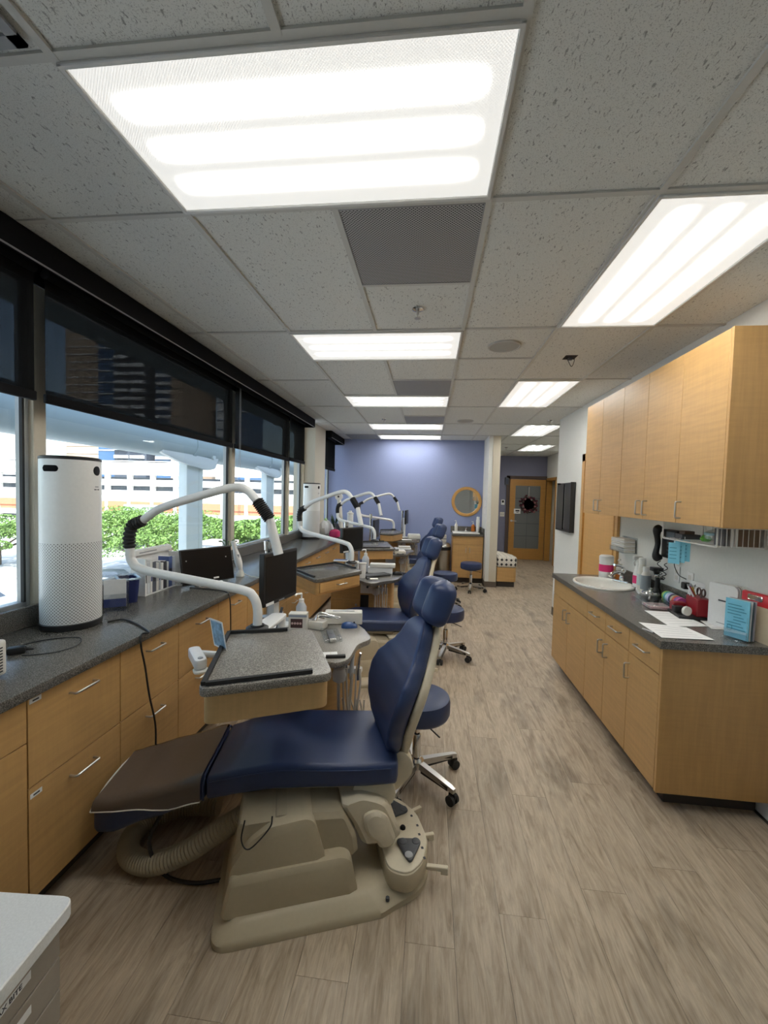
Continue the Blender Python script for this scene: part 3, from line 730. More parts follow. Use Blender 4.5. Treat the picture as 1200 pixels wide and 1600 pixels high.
    low = lambda g: [(-.345+g*.35, .06), (.175-g, .06), (.145-g, .19-g*.6), (.11-g, .21-g*.6), (-.31+g*.35, .205-g*.6)]
    swept('pedestal_skirt', [(-.19, low(.03)), (-.178, low(0.0)), (.178, low(0.0)), (.19, low(.03))], BEIGE, .02)
    up = lambda g: [(-.325+g, .10), (.06-g, .10), (.045-g, .20), (.0-g, .355-g), (-.03-g, .372-g), (-.17, .36-g), (-.245+g, .31-g), (-.31+g, .22)]
    swept('pedestal_panel', [(-.168, up(.03)), (-.156, up(0)), (.156, up(0)), (.168, up(.03))], BEIGE, .02)
    tall = lambda g: [(-.325+g, .08), (-.12-g, .08), (-.13-g, .36), (-.285+g, .36)]
    swept('pedestal_tower', [(-.125, tall(.02)), (-.11, tall(0)), (.11, tall(0)), (.125, tall(.02))], BEIGE, .02)
    ctr = lambda g: [(-.15+g, .19), (.10, .16), (.185-g, .165), (.175-g, .24), (.12, .345-g), (-.15+g, .37-g)]
    swept('lift_block', [(-.125, ctr(.02)), (-.11, ctr(0)), (.11, ctr(0)), (.125, ctr(.02))], P('dull_beige', (.45, .385, .27), .5), .015)
    arm = lambda g: [(.11+g, .36), (.20, .375), (.285-g, .35), (.315-g, .33), (.375-g, .19+g), (.345-g, .165+g), (.24, .165+g), (.205+g, .18), (.165+g, .27)]
    swept('lift_arm', [(-.105, arm(.02)), (-.09, arm(0)), (.09, arm(0)), (.105, arm(.02))], BEIGE2, .02)
    boss = lambda g: [(.20+g, .315-g), (.255, .33-g), (.305-g, .30-g), (.345-g, .195), (.325-g, .165+g), (.275+g, .165+g), (.26+g, .20), (.215+g, .24)]
    swept('arm_boss', [(-.128, boss(.012)), (-.118, boss(0)), (-.10, boss(0))], BEIGE2, .025)
    # foot-control deck
    deck = roundpoly([(.29, -.19), (.37, -.235), (.45, -.185), (.505, -.08), (.505, .08), (.45, .185), (.37, .235), (.29, .19)], .04, 5)
    fin('control_deck', prism(NB(), deck, .05, .128, .012, 2), BEIGE, t)
    dk2 = [(.40+(x-.40)*.95, y*.96) for x, y in deck]
    fin('deck_plate', prism(NB(), dk2, .126, .1335, .002, 1), BEIGE2, t)
    for s in (-1, 1):
        tri = roundpoly([(.355, s*.055), (.475, s*.085), (.385, s*.195)], .035, 5)
        pd = fin('foot_pad', prism(NB(), tri, .133, .148, .006, 2), DGREY, t)
        for q, (bx_, by_) in enumerate(((.385, .085), (.44, .095), (.39, .155))):
            fin('pad_button', lathe(NB(), [(.017, .1475), (.017, .150), (.013, .1515), (0, .1515)], 16, (bx_, s*by_, 0)), GREY if q == 2 else DGREY, pd)
    fin('deck_button', lathe(NB(), [(.013, .133), (.013, .139), (.009, .144), (0, .145)], 18, (.41, -.0, 0)), BLKG, t)
    for y, a in ((-.165, -.35), (0, 0), (.155, .35)):
        bm = NB(); bx(bm, -.02, .07, -.010, .010, -.006, .012, .003, 1, Tr(.49, y*.95, .075) @ Rz(a)); bx(bm, .04, .07, -.010, .010, -.02, .004, .003, 1, Tr(.49, y*.95, .075) @ Rz(a)); fin('foot_lever', bm, BEIGE2, t)
    for y in (-.17, -.12, -.05, 0, .06): fin('deck_mark', bx(NB(), .475-abs(y)*.15, .485-abs(y)*.15, y-.004, y+.008, .1335, .1339), INK, t, 0)
    fin('screw', lathe(NB(), [(.008, .04), (.008, .052), (0, .052)], 12, (.285, -.222, 0)), DGREY, t)
    # ribbed vacuum hose and cords lying to the foot side
    wl_ = lambda p: Rz(-BASE_A) @ (Vector(p)-BASE_O)
    hp = smoothpath([wl_(p) for p in [(-.72, 1.66, .27), (-.84, 1.63, .20), (-.98, 1.60, .11), (-1.12, 1.585, .06), (-1.24, 1.62, .05), (-1.305, 1.72, .05), (-1.27, 1.84, .05), (-1.15, 1.92, .05), (-1.0, 1.93, .06)]], 20)
    L = len(hp); rad = [.042+.003*math.cos(k*PI) for k in range(L)]
    fin('vacuum_hose', tube(NB(), hp, rad, 16), HOSEB, t, 25)
    fin('power_cord', tube(NB(), smoothpath([(-.60, .12, .30), (-.66, .12, .16), (-.60, .10, .03), (-.48, .05, .012), (-.36, .03, .02)], 8), .008, 8), BLACK, t)
    fin('thin_cord', tube(NB(), smoothpath([(-.26, -.15, .40), (-.27, -.17, .34), (-.24, -.18, .31), (-.17, -.17, .37), (-.16, -.15, .40)], 6), .0028, 6), BLACK, t)
    return t
ch1 = make_chair('nearest navy dental chair with brown vinyl foot cover and beige base')
for (dx, dy, a), lab in zip(((.0, 2.02, 0), (.11, 3.98, -2), (.12, 5.80, -2)), ('second navy dental chair from the camera, its seat just behind the near pedestal', 'third navy dental chair, mostly hidden behind the second backrest', 'farthest navy dental chair, nearest the blue wall')):
    copy_thing(ch1, (BASE_O.x+dx, BASE_O.y+dy, 0), BASE_A+math.radians(a), lab)

# ================================================================== STOOLS
def make_stool(label, loc, rz, hz):
    t = thing('stool', label, 'stool', loc, rz, 'round navy rolling stools')
    fin('seat', lathe(NB(), [(.02, hz-.115), (.16, hz-.115), (.176, hz-.108), (.184, hz-.09), (.184, hz-.03), (.178, hz-.008), (.16, hz), (.08, hz+.004), (0, hz+.004)], 40), NAVY, t, 50)
    fin('seat_plate', lathe(NB(), [(.03, hz-.13), (.11, hz-.13), (.11, hz-.114), (.03, hz-.114)], 24), BLACK, t)
    fin('gas_post', lathe(NB(), [(.025, .085), (.025, .27), (.022, .275), (.014, .28), (.014, hz-.17), (.03, hz-.165), (.03, hz-.12)], 20), CHROME, t)
    fin('height_lever', tube(NB(), [(.02, 0, hz-.14), (.12, .01, hz-.14), (.2, .02, hz-.15)], .004, 6), BLACK, t)
    fin('hub', lathe(NB(), [(.03, .075), (.045, .08), (.045, .12), (.032, .135), (.025, .14)], 20), CHROME, t)
    for k in range(5):
        a = 2*PI*k/5+.3; M = Rz(a)
        bm = NB()
        R = []
        for x, w, z0, z1 in ((.03, .022, .085, .118), (.15, .019, .078, .106), (.25, .016, .07, .094), (.275, .013, .066, .088)):
            R.append([M @ Vector((x, -w, z0)), M @ Vector((x, w, z0)), M @ Vector((x, w*.8, z1)), M @ Vector((x, -w*.8, z1))])
        loft(bm, R); lg = fin('leg', bm, STEEL, t)
        bm = NB(); bx(bm, .05, .24, -.0165, .0165, .066, .087, .0, 1, M); fin('leg_insert', bm, BLACK, lg)
        cs = NB(); 
        for s in (-1, 1):
            tube(cs, [M @ Vector((.262, s*.008, .027)), M @ Vector((.262, s*.026, .027))], .027, 16)
        cyl(cs, M @ Vector((.262, 0, .03)), M @ Vector((.262, 0, .075)), .009, 8); bx(cs, .24, .285, -.008, .008, .03, .06, .004, 1, M)
        fin('caster', cs, RUBBER, lg)
    return t
make_stool('navy stool pushed behind the nearest dental chair backrest', (-.03, 2.36, 0), math.radians(-58), .50)
make_stool('navy stool behind the nearest headrest, second along the aisle', (.205, 4.28, 0), math.radians(-48), .50)
make_stool('navy stool showing only its seat beside the second headrest', (.27, 6.26, 0), .3, .50)
make_stool('navy stool standing alone in front of the far sink cabinet', (.76, 7.38, 0), math.radians(-44), .49)

# ================================================================== STATIONS
def ped(poly, label, i, holder, face_y):
    cx = sum(p[0] for p in poly)/len(poly); cy = sum(p[1] for p in poly)/len(poly)
    t = thing('instrument_pedestal', label, 'cabinet', (cx, cy, 0), 0, 'instrument pedestals between the chairs')
    loc = [(x-cx, y-cy) for x, y in poly]
    fin('worktop', prism(NB(), roundpoly(loc, .05, 5), .768, .80, .006, 2), LAM_LIT if i == 0 else LAM, t)
    x0, x1 = min(p[0] for p in loc)+.03, max(p[0] for p in loc)-.10; y1 = max(p[1] for p in loc)-.05; y0 = face_y-cy
    body = [(x0, y0), (x1-.16, y0), (x1-.02, y0+.14), (x1, y1-.05), (x1-.05, y1), (x0, y1)]
    fin('body', prism(NB(), roundpoly(body, .02, 2), .06, .768), WOOD, t)
    fin('kick', prism(NB(), [(x*.95, y*.95) for x, y in body], 0, .06), KICK, t)
    d = fin('door', bx(NB(), x0+.02, x1-.34, y0-.018, y0, .09, .55, .002, 1), WOOD, t); fin('knob', lathe(NB(), [(.006, 0), (.006, .012), (.012, .016), (.010, .024), (0, .026)], 12, M=Tr(x1-.37, y0-.018, .5) @ Rx(PI/2)), STEEL, d)
    d = fin('drawer', bx(NB(), x1-.33, x1-.18, y0-.018, y0, .62, .755, .002, 1), OFFW, t); fin('knob', lathe(NB(), [(.006, 0), (.006, .012), (.012, .016), (.010, .024), (0, .026)], 12, M=Tr(x1-.255, y0-.018, .69) @ Rx(PI/2)), BLACK, d)
    fin('recess_dark', bx(NB(), x1-.33, x1-.245, y0-.004, y0, .25, .60), BLACK, t, 0)  # flat black panel on the face, paints the dark inside a recess
    # hose holder on the corner
    hx_, hy_ = holder[0]-cx, holder[1]-cy
    h = fin('hose_holder', bx(NB(), hx_-.06, hx_+.07, hy_-.02, hy_+.025, .655, .685, .006, 2), WHITE, t)
    random.seed(i+5)
    for k in range(6):
        x = hx_-.055+.024*k; y = hy_-.025+random.uniform(-.012, .012); d = random.uniform(.30, .46); sh = random.uniform(-.03, .03)
        hs = fin('hose', tube(NB(), smoothpath([(x, y, .69), (x+.004, y-.012, .62), (x+sh*.6, y-.012, .69-d*.7), (x+sh, y-.0, .69-d), (x+sh+.02, y+.02, .69-d-.03), (x+sh+.035, y+.03, .69-d+.06), (x+.02, y+.04, .50)], 5), .0055 if k % 3 else .009, 8), TUBEW, t)
    for k in range(4):
        x = hx_-.05+.034*k
        fin('handpiece', tube(NB(), [(x, hy_-.028, .63), (x, hy_-.024, .70), (x+.004, hy_-.016, .745), (x+.012, hy_-.02, .775)], [.011, .012, .009, .006], 10), CHROME if k % 2 else WHITE, t)
    fin('handle_cover', lathe(NB(), [(.02, .62), (.036, .63), (.04, .66), (.03, .69), (.012, .70)], 12, (hx_-.045, hy_-.045, 0)), P('clear_sleeve', (.62, .58, .52), .3), t)
    # riser shelf carrying the bent arm
    return t
peds = [
 ([(-1.02, 2.24), (-.72, 2.12), (-.434, 1.99), (-.381, 2.05), (-.372, 2.28), (-.305, 2.37), (-.345, 2.48), (-.47, 2.69), (-1.02, 2.69)], 'instrument pedestal with light speckled top beside the nearest chair', (-.41, 2.23), 2.25),
 ([(-1.02, 4.18), (-.70, 4.02), (-.517, 3.85), (-.412, 3.98), (-.285, 4.11), (-.245, 4.39), (-.43, 4.52), (-1.02, 4.56)], 'instrument pedestal with keyboard behind the second chair seat', (-.465, 4.20), 4.22),
 ([(-.98, 6.05), (-.47, 5.776), (-.296, 5.83), (-.27, 6.05), (-.195, 6.267), (-.285, 6.545), (-.98, 6.52)], 'third instrument pedestal, left of the second headrest', (-.34, 6.17), 6.20),
 ([(-.92, 7.72), (-.536, 7.474), (-.16, 7.6), (-.15, 7.9), (-.26, 8.36), (-.92, 8.36)], 'farthest instrument pedestal, against the blue wall', (-.27, 8.0), 8.04)]
PED = [ped(p, l, i, hd, fy) for i, (p, l, hd, fy) in enumerate(peds)]
TZ = .95
def tray(poly, label, i, rim, post, drawer=None):
    cx = sum(p[0] for p in poly)/len(poly); cy = sum(p[1] for p in poly)/len(poly); L = [(x-cx, y-cy) for x, y in poly]
    t = thing('tray_table', label, 'table', (cx, cy, .80), 0, 'swing-out tray tables at the chairs'); Zt = TZ-.80
    fin('top', prism(NB(), roundpoly(L, .045, 6), Zt-.034, Zt, .006, 2), LAM_LIT if i == 0 else LAM, t)
    ins = [(x*.94, y*.94) for x, y in L]
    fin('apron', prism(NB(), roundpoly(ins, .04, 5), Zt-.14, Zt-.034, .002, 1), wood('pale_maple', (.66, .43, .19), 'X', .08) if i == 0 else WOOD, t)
    pts = [Vector((x*.93, y*.93, Zt+.002)) for x, y in L]
    for k, (a, b, fa, fb) in enumerate(rim):
        p, q = pts[a].lerp(pts[b], fa), pts[a].lerp(pts[b], fb)
        bm = NB(); d = (q-p).normalized(); n = Vector((-d.y, d.x, 0))*.008
        loft(bm, [[p-n, p+n, p+n+Vector((0,0,.014)), p-n+Vector((0,0,.014))], [q-n, q+n, q+n+Vector((0,0,.014)), q-n+Vector((0,0,.014))]]); fin('rim_strip', bm, RUBBER, t)
    if drawer is not None:
        p, q = Vector((*ins[drawer[0]], 0)), Vector((*ins[drawer[1]], 0)); d = (q-p).normalized(); n = Vector((d.y, -d.x, 0)); m = p.lerp(q, .5)
        M = Matrix(((d.x, n.x, 0, m.x), (d.y, n.y, 0, m.y), (0, 0, 1, 0), (0, 0, 0, 1))); w = (q-p).length/2-.03
        bm = NB(); bx(bm, -w, w, -.004, .012, Zt-.12, Zt-.04, .001, 1, M); df = fin('drawer_front', bm, WOOD, t)
        bar_handle('handle', df, m+n*.012+Vector((0,0,Zt-.075)), d, n, .10)
    # support beam back to the pedestal post
    px_, py_ = post[0]-cx, post[1]-cy; a = Vector((px_, py_, 0)); b = Vector((0, 0, 0)); d = (b-a).normalized()
    bm = NB(); n = Vector((-d.y, d.x, 0))*.03; e = a+d*(a.length*.6)
    loft(bm, [[a-n+Vector((0,0,.005)), a+n+Vector((0,0,.001)), a+n+Vector((0,0,.022)), a-n+Vector((0,0,.022))], [e-n+Vector((0,0,.005)), e+n+Vector((0,0,.005)), e+n+Vector((0,0,.022)), e-n+Vector((0,0,.022))]]); fin('swing_arm', bm, STEEL, t)
    fin('post', lathe(NB(), [(.05, 0), (.05, .008), (.03, .012), (.03, Zt-.04)], 20, (px_, py_, 0)), STEEL, t)
    return t
tray([(-.775, 1.335), (-.345, 1.545), (-.572, 2.04), (-.955, 1.90)], 'nearest tray table with light speckled top and black rubber rim', 0, [(0, 1, .02, .86), (0, 3, 0, 1), (3, 2, 0, .72)], (-.93, 2.33))
tray([(-.875, 3.215), (-.572, 3.70), (-.90, 4.03), (-1.20, 3.58)], 'second tray table with a drawer pull on its aisle side', 1, [(0, 3, .1, 1), (3, 2, 0, 1), (2, 1, 0, .8)], (-.95, 4.27), (0, 1))
tray([(-.86, 5.17), (-.42, 5.31), (-.60, 6.09), (-.95, 5.90)], 'third tray table, pale front seen beyond the second monitor', 2, [(0, 1, 0, .9), (0, 3, 0, 1), (3, 2, 0, .9)], (-.92, 6.18))
tray([(-.86, 7.33), (-.62, 7.30), (-.455, 7.77), (-.63, 8.16), (-.93, 8.0)], 'farthest tray table below the last bent arm', 3, [(0, 4, 0, 1), (4, 3, 0, 1)], (-.86, 7.85))
# ---- bent white arms
ARM = [(0, 0, 0), (0, 0, .095), (-.024, 0, .157), (-.085, 0, .188), (-.367, 0, .228), (-.612, 0, .265), (-.675, 0, .309), (-.686, 0, .374), (-.675, 0, .485), (-.613, 0, .52), (-.513, 0, .585), (-.322, 0, .648), (-.143, 0, .697), (-.067, 0, .689), (-.011, 0, .637), (.056, 0, .548), (.104, 0, .374)]
ARM = [(x, y, z+.004) for x, y, z in ARM]
def make_arm(label, loc, rz):
    t = thing('bent_arm', label, 'extraction arm', loc, rz, 'bent white suction arms with black bellows')
    fin('flange', lathe(NB(), [(.055, 0), (.055, .008), (.045, .014), (.034, .016), (.034, .022)], 24), BLACK, t)
    R = .0225
    lo = smoothpath(ARM[:8], 8); fin('lower_tube', tube(NB(), lo, R, 16), WHITE, t, 70)
    up = smoothpath(ARM[8:16], 8)
    hi = smoothpath(ARM[9:15], 8); fin('upper_tube', tube(NB(), hi, R*.92, 16), WHITE, t, 70)
    def bell(pts, name='bellows'):
        p = smoothpath(pts, 10); n = 44; tot = len(p)-1; q = []
        for k in range(n+1):
            u = k/n*tot; i = min(int(u), tot-1); q.append(p[i].lerp(p[i+1], u-i))
        fin(name, tube(NB(), q, [R*1.08 if k % 4 < 2 else R*1.36 for k in range(n+1)], 16), RUBBER, t, 30)
    bell([ARM[7], (-.690, 0, .43), ARM[8], (-.655, 0, .505), ARM[9]]); bell([ARM[14], (.024, 0, .594), ARM[15]])
    fin('nozzle', tube(NB(), [ARM[15], Vector(ARM[15]).lerp(Vector(ARM[16]), .9), ARM[16]], [R*.95, R*1.05, R*1.05], 16), WHITE, t, 50)
    fin('nozzle_mouth', tube(NB(), [ARM[16], (Vector(ARM[16])+Vector((.0005, 0, -.002)))], R*.85, 16), BLACK, t)
    return t
a1 = make_arm('nearest bent white arm with black bellows looping over the worktop', (-.835, 1.985, TZ), 0)
copy_thing(a1, (-.748, 4.07, TZ), math.radians(-24), 'second bent white arm, in front of the far purifier')
copy_thing(a1, (-.79, 6.12, TZ), math.radians(-24), 'third bent white arm, rising before the blue wall')
copy_thing(a1, (-.68, 8.16, TZ), math.radians(14), 'farthest bent white arm, lowest against the blue wall')
for i, (x, y, lab) in enumerate(((-.835, 2.02, 'white shelf bracket under the nearest bent arm'), (-.748, 4.11, 'white shelf bracket under the second bent arm'), (-.79, 6.16, 'white shelf bracket under the third bent arm'))):
    t = thing('arm_bracket', lab, 'bracket', (x, y, .80), 0, 'brackets carrying the bent arms')
    yo = (.2, .06, .02)[i]
    fin('plate', prism(NB(), roundpoly([(-.05, -.05), (.05, -.05), (.055, .06+max(yo, 0)), (-.03, .06+max(yo, 0))] if i < 3 else [(-.10, -.06), (.12, -.06), (.12, .10), (-.12, .10)], .03, 4), .13, .1495, .004, 2), WHITE, t)
    fin('stand', lathe(NB(), [(.05, 0), (.05, .01), (.022, .014), (.022, .13)], 20, (0.03, yo+.03, 0)), WHITE, t)
# ---- monitors
def monitor(label, loc, rz, w=.40, h=.30, stand=True, post_h=.0):
    t = thing('monitor', label, 'monitor', loc, rz, 'black monitors on the pedestals')
    z0 = post_h
    fin('housing', bx(NB(), -.025, .012, -w/2, w/2, z0, z0+h, .006, 2), BLACK, t)
    fin('screen', bx(NB(), .012, .0135, -w/2+.016, w/2-.016, z0+.024, z0+h-.016), BLKG, t, 0)
    fin('badge', bx(NB(), .0125, .0145, -.03, .03, z0+.006, z0+.014), GREY, t, 0)
    fin('bezel_label', bx(NB(), .0122, .0142, -w/2+.02, -w/2+.10, z0+.004, z0+.02), PAPER, t, 0)
    fin('neck', bx(NB(), -.06, -.02, -.03, .03, 0, z0+.12, .006, 2), WHITE, t)
    fin('foot', prism(NB(), roundpoly([(-.12, -.09), (.05, -.09), (.05, .09), (-.12, .09)], .03), 0, .012, .003, 1), WHITE, t)
    fin('rear_pole', lathe(NB(), [(.018, .012), (.018, .47), (.024, .475), (.024, .53), (0, .535)], 16, (-.09, -.0, 0)), CHROME, t)
    return t
monitor('black monitor standing behind the nearest tray table', (-.90, 2.475, .80), math.radians(-12), .37, .31, True, .165)
monitor('black monitor behind the second bent arm', (-.80, 4.36, .80), math.radians(-30), .34, .26, True, .22)
monitor('thin dark monitor left of the third tray table', (-.80, 6.38, .80), math.radians(-3), .40, .28, True, .17)
monitor('thin dark monitor at the end of the farthest bent arm', (-.43, 8.2, .80), math.radians(-3), .36, .27, True, .27)
# ================================================================== EXTERIOR
GZ = -7.0
ground = struct(box('street_ground', -160, -2.6, -30, 220, GZ-.3, GZ, P('pale_paving', (.46, .45, .43), .9, nscale=.6, noise=.15)))
EXT = P('pale_blue_steel', (.60, .66, .66), .5); EXW = P('garage_white', (.78, .77, .74), .8); BRK = P('terracotta_brick', (.42, .17, .09), .9); DKW = P('dark_glazing', (.05, .06, .075), .3)
TAN = P('tan_concrete', (.42, .31, .22), .9); BLUG = P('blue_curtain_glass', (.05, .11, .22), .2); OWHT = P('tower_white', (.70, .71, .72), .8)
struct(box('lanai_soffit', -5.0, -2.2, -20, 40, 3.79, 4.2, P('soffit_paint', (.25, .33, .35), .8)))
for k, y in enumerate((.15, 2.6, 6.29, 9.45, 12.5, 15.6)):
    t = thing('lanai_column', ['pale steel column outside, hidden behind the camera', 'pale steel column outside the leftmost window', 'wide pale column outside with a bolted bracket on top', 'second pale column outside, beyond the mullion', 'third pale column outside near the pillar', 'farthest pale column outside'][k], 'column', (-3.77, y, GZ), 0, 'pale columns carrying the lanai pipe')
    H = 2.095-GZ
    fin('shaft', prism(NB(), roundpoly([(-.07, -.23), (.07, -.23), (.07, .23), (-.07, .23)], .015, 3), 0, H, 0), EXT, t)
    fin('fin_plate', bx(NB(), .07, .078, .10, .12, 0, H-.1), EXT, t)
    br = NB(); prism(br, roundpoly([(-.95, .06), (-.5, -.04), (.25, -.12), (.5, -.08), (.75, .36), (.65, .40), (.4, .08), (-.9, .12)], .05, 3), 0, .06, .006, 1, Matrix(((0,0,1,.08),(1,0,0,0),(0,1,0,H-.02),(0,0,0,1))))
    b = fin('bracket', br, P('bracket_white', (.62, .66, .66), .5), t)
    fin('bolt', cyl(NB(), (.14, .4, H+.1), (.17, .4, H+.1), .05, 12), EXT, b)
t = thing('lanai_pipe', 'long horizontal pale blue pipe beam outside the windows', 'beam', (-3.8, 10, 2.1))
PIPE = P('pipe_teal_grey', (.38, .46, .48), .5); fin('pipe', tube(NB(), [(0, -26, .24), (0, 28, .24)], .24, 28), PIPE, t)
for y in (-10, -6.9, -3.85, -.8, 2.2): fin('pipe_collar', tube(NB(), [(0, y-.04, .24), (0, y+.04, .24)], .252, 28), PIPE, t)
# railing down on the street
t = thing('street_railing', 'thin pale railing on the street far below the left window', 'railing', (-42, 30, GZ))
for k in range(60): fin('baluster', bx(NB(), k*.5-.03, k*.5+.03, -.03, .03, 0, 1.1), GREY, t, 0) if k == 0 else link('baluster', t.children[0].data, t, (k*.5, 0, 0))
fin('top_rail', bx(NB(), -.1, 29.7, -.05, .05, 1.1, 1.2), GREY, t, 0)
# parked cars
def car(label, loc, rz, c):
    t = thing('car', label, 'car', loc, rz, 'parked cars on the street')
    fin('body', loft(NB(), [[(x, -.85, z) for x, z in pr] for pr in [[(-2.1, .35), (2.1, .35), (2.1, .75), (1.1, .92), (-1.9, .95), (-2.1, .8)]]]+[[(x, .85, z) for x, z in pr] for pr in [[(-2.1, .35), (2.1, .35), (2.1, .75), (1.1, .92), (-1.9, .95), (-2.1, .8)]]]), P('car_'+label[:6].replace(' ', '_'), c, .25), t)
    fin('cabin', loft(NB(), [[(-1.7, y*.95, .93), (1.0, y*.95, .92), (.35, y*.8, 1.42), (-1.2, y*.8, 1.44)] for y in (-.8, .8)]), DKW, t)
    for x in (-1.3, 1.3):
        for y in (-.86, .66): fin('wheel', cyl(NB(), (x, y, .33), (x, y+.2, .33), .33, 16), RUBBER, t)
car('blue parked car under the trees outside', (-20, 26, GZ), .3, (.12, .22, .34)); car('white parked car beside the blue one outside', (-27, 33.5, GZ), .2, (.6, .62, .64)); car('grey parked car nearer the railing outside', (-30, 25, GZ), .1, (.3, .33, .36))
# parking garage across the street
t = thing('parking_garage', 'white multi-storey garage with dark window strips across the street', 'building', (-60, 100, GZ-3.2))
fin('core', bx(NB(), -75, 62, 1.2, 30, 0, 14.6), DKW, t, 0)
zz = [(15.2, 18.6, EXW), (12.4, 14.0, EXW), (9.7, 11.2, EXW), (6.7, 8.4, BRK), (8.4, 9.7, EXW), (4.3, 5.6, EXW), (0, 3.0, EXW)]
for a, b, m in zz: fin('parapet', bx(NB(), -75, 62, 0, .9, a, b), m, t, 0)
fin('brick_band', bx(NB(), -75, 62, .3, 1.2, 5.6, 6.7), BRK, t, 0)
for k in range(22): fin('pier', bx(NB(), -74+6.3*k, -73.2+6.3*k, -.05, 1.3, 0, 15.4), EXW, t, 0)
fin('flat_panel', bx(NB(), -18, -7.5, -.5, 0, 1.0, 7.6), P('grey_panel', (.30, .34, .36), .8), t, 0)
fin('roof', bx(NB(), -75, 62, 0, 30, 18.4, 18.8), EXW, t, 0)
# towers behind, seen through the shade
def tower(label, x0, x1, y0, y1, H, mw, mb, floor=3.4, balc=True, bays=2):
    t = thing('tower_block', label, 'building', ((x0+x1)/2, y0, GZ), 0, 'towers behind the garage'); w = (x1-x0)/2
    fin('block', bx(NB(), -w, w, 1.5, y1-y0, 0, H), mw, t, 0); n = int(H/floor); me = None
    for k in range(5, n):
        if balc:
            for b in range(bays):
                c = -w+2*w*(b+.5)/bays; ww = w/bays*.78
                fin('balcony', bx(NB(), c-ww, c+ww, 0, 1.6, k*floor, k*floor+1.25), mb, t, 0) if me is None else link('balcony', me, t, (c-c0, 0, (k-k0)*floor))
                if me is None: me = t.children[-1].data if t.children else None; c0, k0 = c, k; me = [o for o in t.children if o.name.startswith('balcony')][0].data
        else:
            fin('floor_line', bx(NB(), -w, w, 1.2, 1.5, k*floor, k*floor+.45), mb, t, 0) if me is None else link('floor_line', me, t, (0, 0, (k-k0)*floor))
            if me is None: k0 = k; me = [o for o in t.children if o.name.startswith('floor_line')][0].data
Yt = 170
sx = lambda px: (px-667)/653*Yt
tower('tan gridded tower beside the left mullion', sx(30), sx(97), Yt+4, Yt+30, 105, TAN, OWHT, 3.4, False)
tower('blue glass tower behind the wide shade', sx(98), sx(133), Yt+2, Yt+30, 100, BLUG, OWHT, 5.0, False)
tower('dark tower with stacked white balconies behind the wide shade', sx(134), sx(192), Yt, Yt+30, 110, P('tower_dark', (.05, .06, .08), .5), OWHT, 3.6, True, 2)
tower('slim tower with white balconies right of the balcony tower', sx(200), sx(234), Yt+3, Yt+30, 100, BLUG, OWHT, 3.6, True, 1)
tower('brown slab tower behind the wide shade', sx(236), sx(256), Yt, Yt+30, 96, TAN, TAN, 4.0, False)
tower('thin pale tower left of the second column', sx(296), sx(309), Yt+10, Yt+30, 70, OWHT, BLUG, 4.0, False)
tower('thin blue tower behind the third column', sx(335), sx(350), Yt+10, Yt+30, 62, BLUG, OWHT, 4.0, False)
tower('pale tower at the far left window', sx(-60), sx(22), Yt-30, Yt, 44, OWHT, BLUG, 4.0, False)
# utility shed
t = thing('utility_shed', 'grey slatted utility box below the second tree outside', 'shed', (-14.2, 27, GZ))
fin('walls', bx(NB(), -.9, .9, -.9, .9, 0, 5.0), P('shed_grey', (.36, .40, .44), .7), t, 0); fin('lid', bx(NB(), -1.0, 1.0, -1.0, 1.0, 5.0, 5.2), P('shed_lid', (.42, .35, .32), .8), t, 0)
for k in range(9): fin('slat', bx(NB(), -.85+.2*k, -.77+.2*k, -.96, -.9, .1, 4.9), GREY, t, 0)
# trees
LEAF = None
def leafmat(name, c):
    s = NT(name); oi = s.add('ShaderNodeObjectInfo'); v = s.noise(s.coord(), 3.0, 3)
    s.ln(s.ramp(v, [(.3, tuple(x*.45 for x in c)), (.7, tuple(x*1.25 for x in c))]), s.b.inputs['Base Color']); s.b.inputs['Roughness'].default_value = .7
    return s.m
LEAF = leafmat('tree_leaf', (.13, .23, .045)); BARK = P('bark', (.10, .075, .055), .95)
def tree(label, x, y, ztop, rx, rz_, seed, n=4200):
    random.seed(seed); t = thing('shade_tree', label, 'tree', (x, y, GZ), 0, 'umbrella shade trees across the street')
    zc = ztop-GZ-rz_; V = []; F = []
    clumps = [(random.uniform(-.8, .8)*rx, random.uniform(-.8, .8)*rx, random.uniform(-.25, .75)*rz_, random.uniform(.28, .42)*rx) for _ in range(26)]
    for _ in range(n):
        cx, cy, cz, r = random.choice(clumps); a = random.uniform(0, 2*PI); u = random.uniform(-.3, 1); q = math.sqrt(1-u*u)
        p = Vector((cx+r*q*math.cos(a), cy+r*q*math.sin(a), zc+cz+r*.42*u)); d = Vector((random.uniform(-1, 1), random.uniform(-1, 1), random.uniform(.1, 1))).normalized(); e = d.orthogonal().normalized(); g = d.cross(e); s_ = random.uniform(.07, .17)
        i = len(V); V += [p+e*s_, p+g*s_*.6, p-e*s_, p-g*s_*.6]; F.append((i, i+1, i+2, i+3))
    me = bpy.data.meshes.new('foliage'); me.from_pydata([tuple(v) for v in V], [], F); me.materials.append(LEAF); f = link('foliage', me, t); f['kind'] = 'stuff'
    fin('trunk', tube(NB(), [(0, 0, 0), (.1, 0, zc*.5), (0, .1, zc)], [.35, .28, .2], 10), BARK, t)
    for k in range(5):
        a = 2*PI*k/5+seed; fin('branch', tube(NB(), [(0, 0, zc*.55), (.4*rx*math.cos(a), .4*rx*math.sin(a), zc*.85), (.75*rx*math.cos(a), .75*rx*math.sin(a), zc+.1*rz_)], [.16, .1, .04], 7), BARK, t)
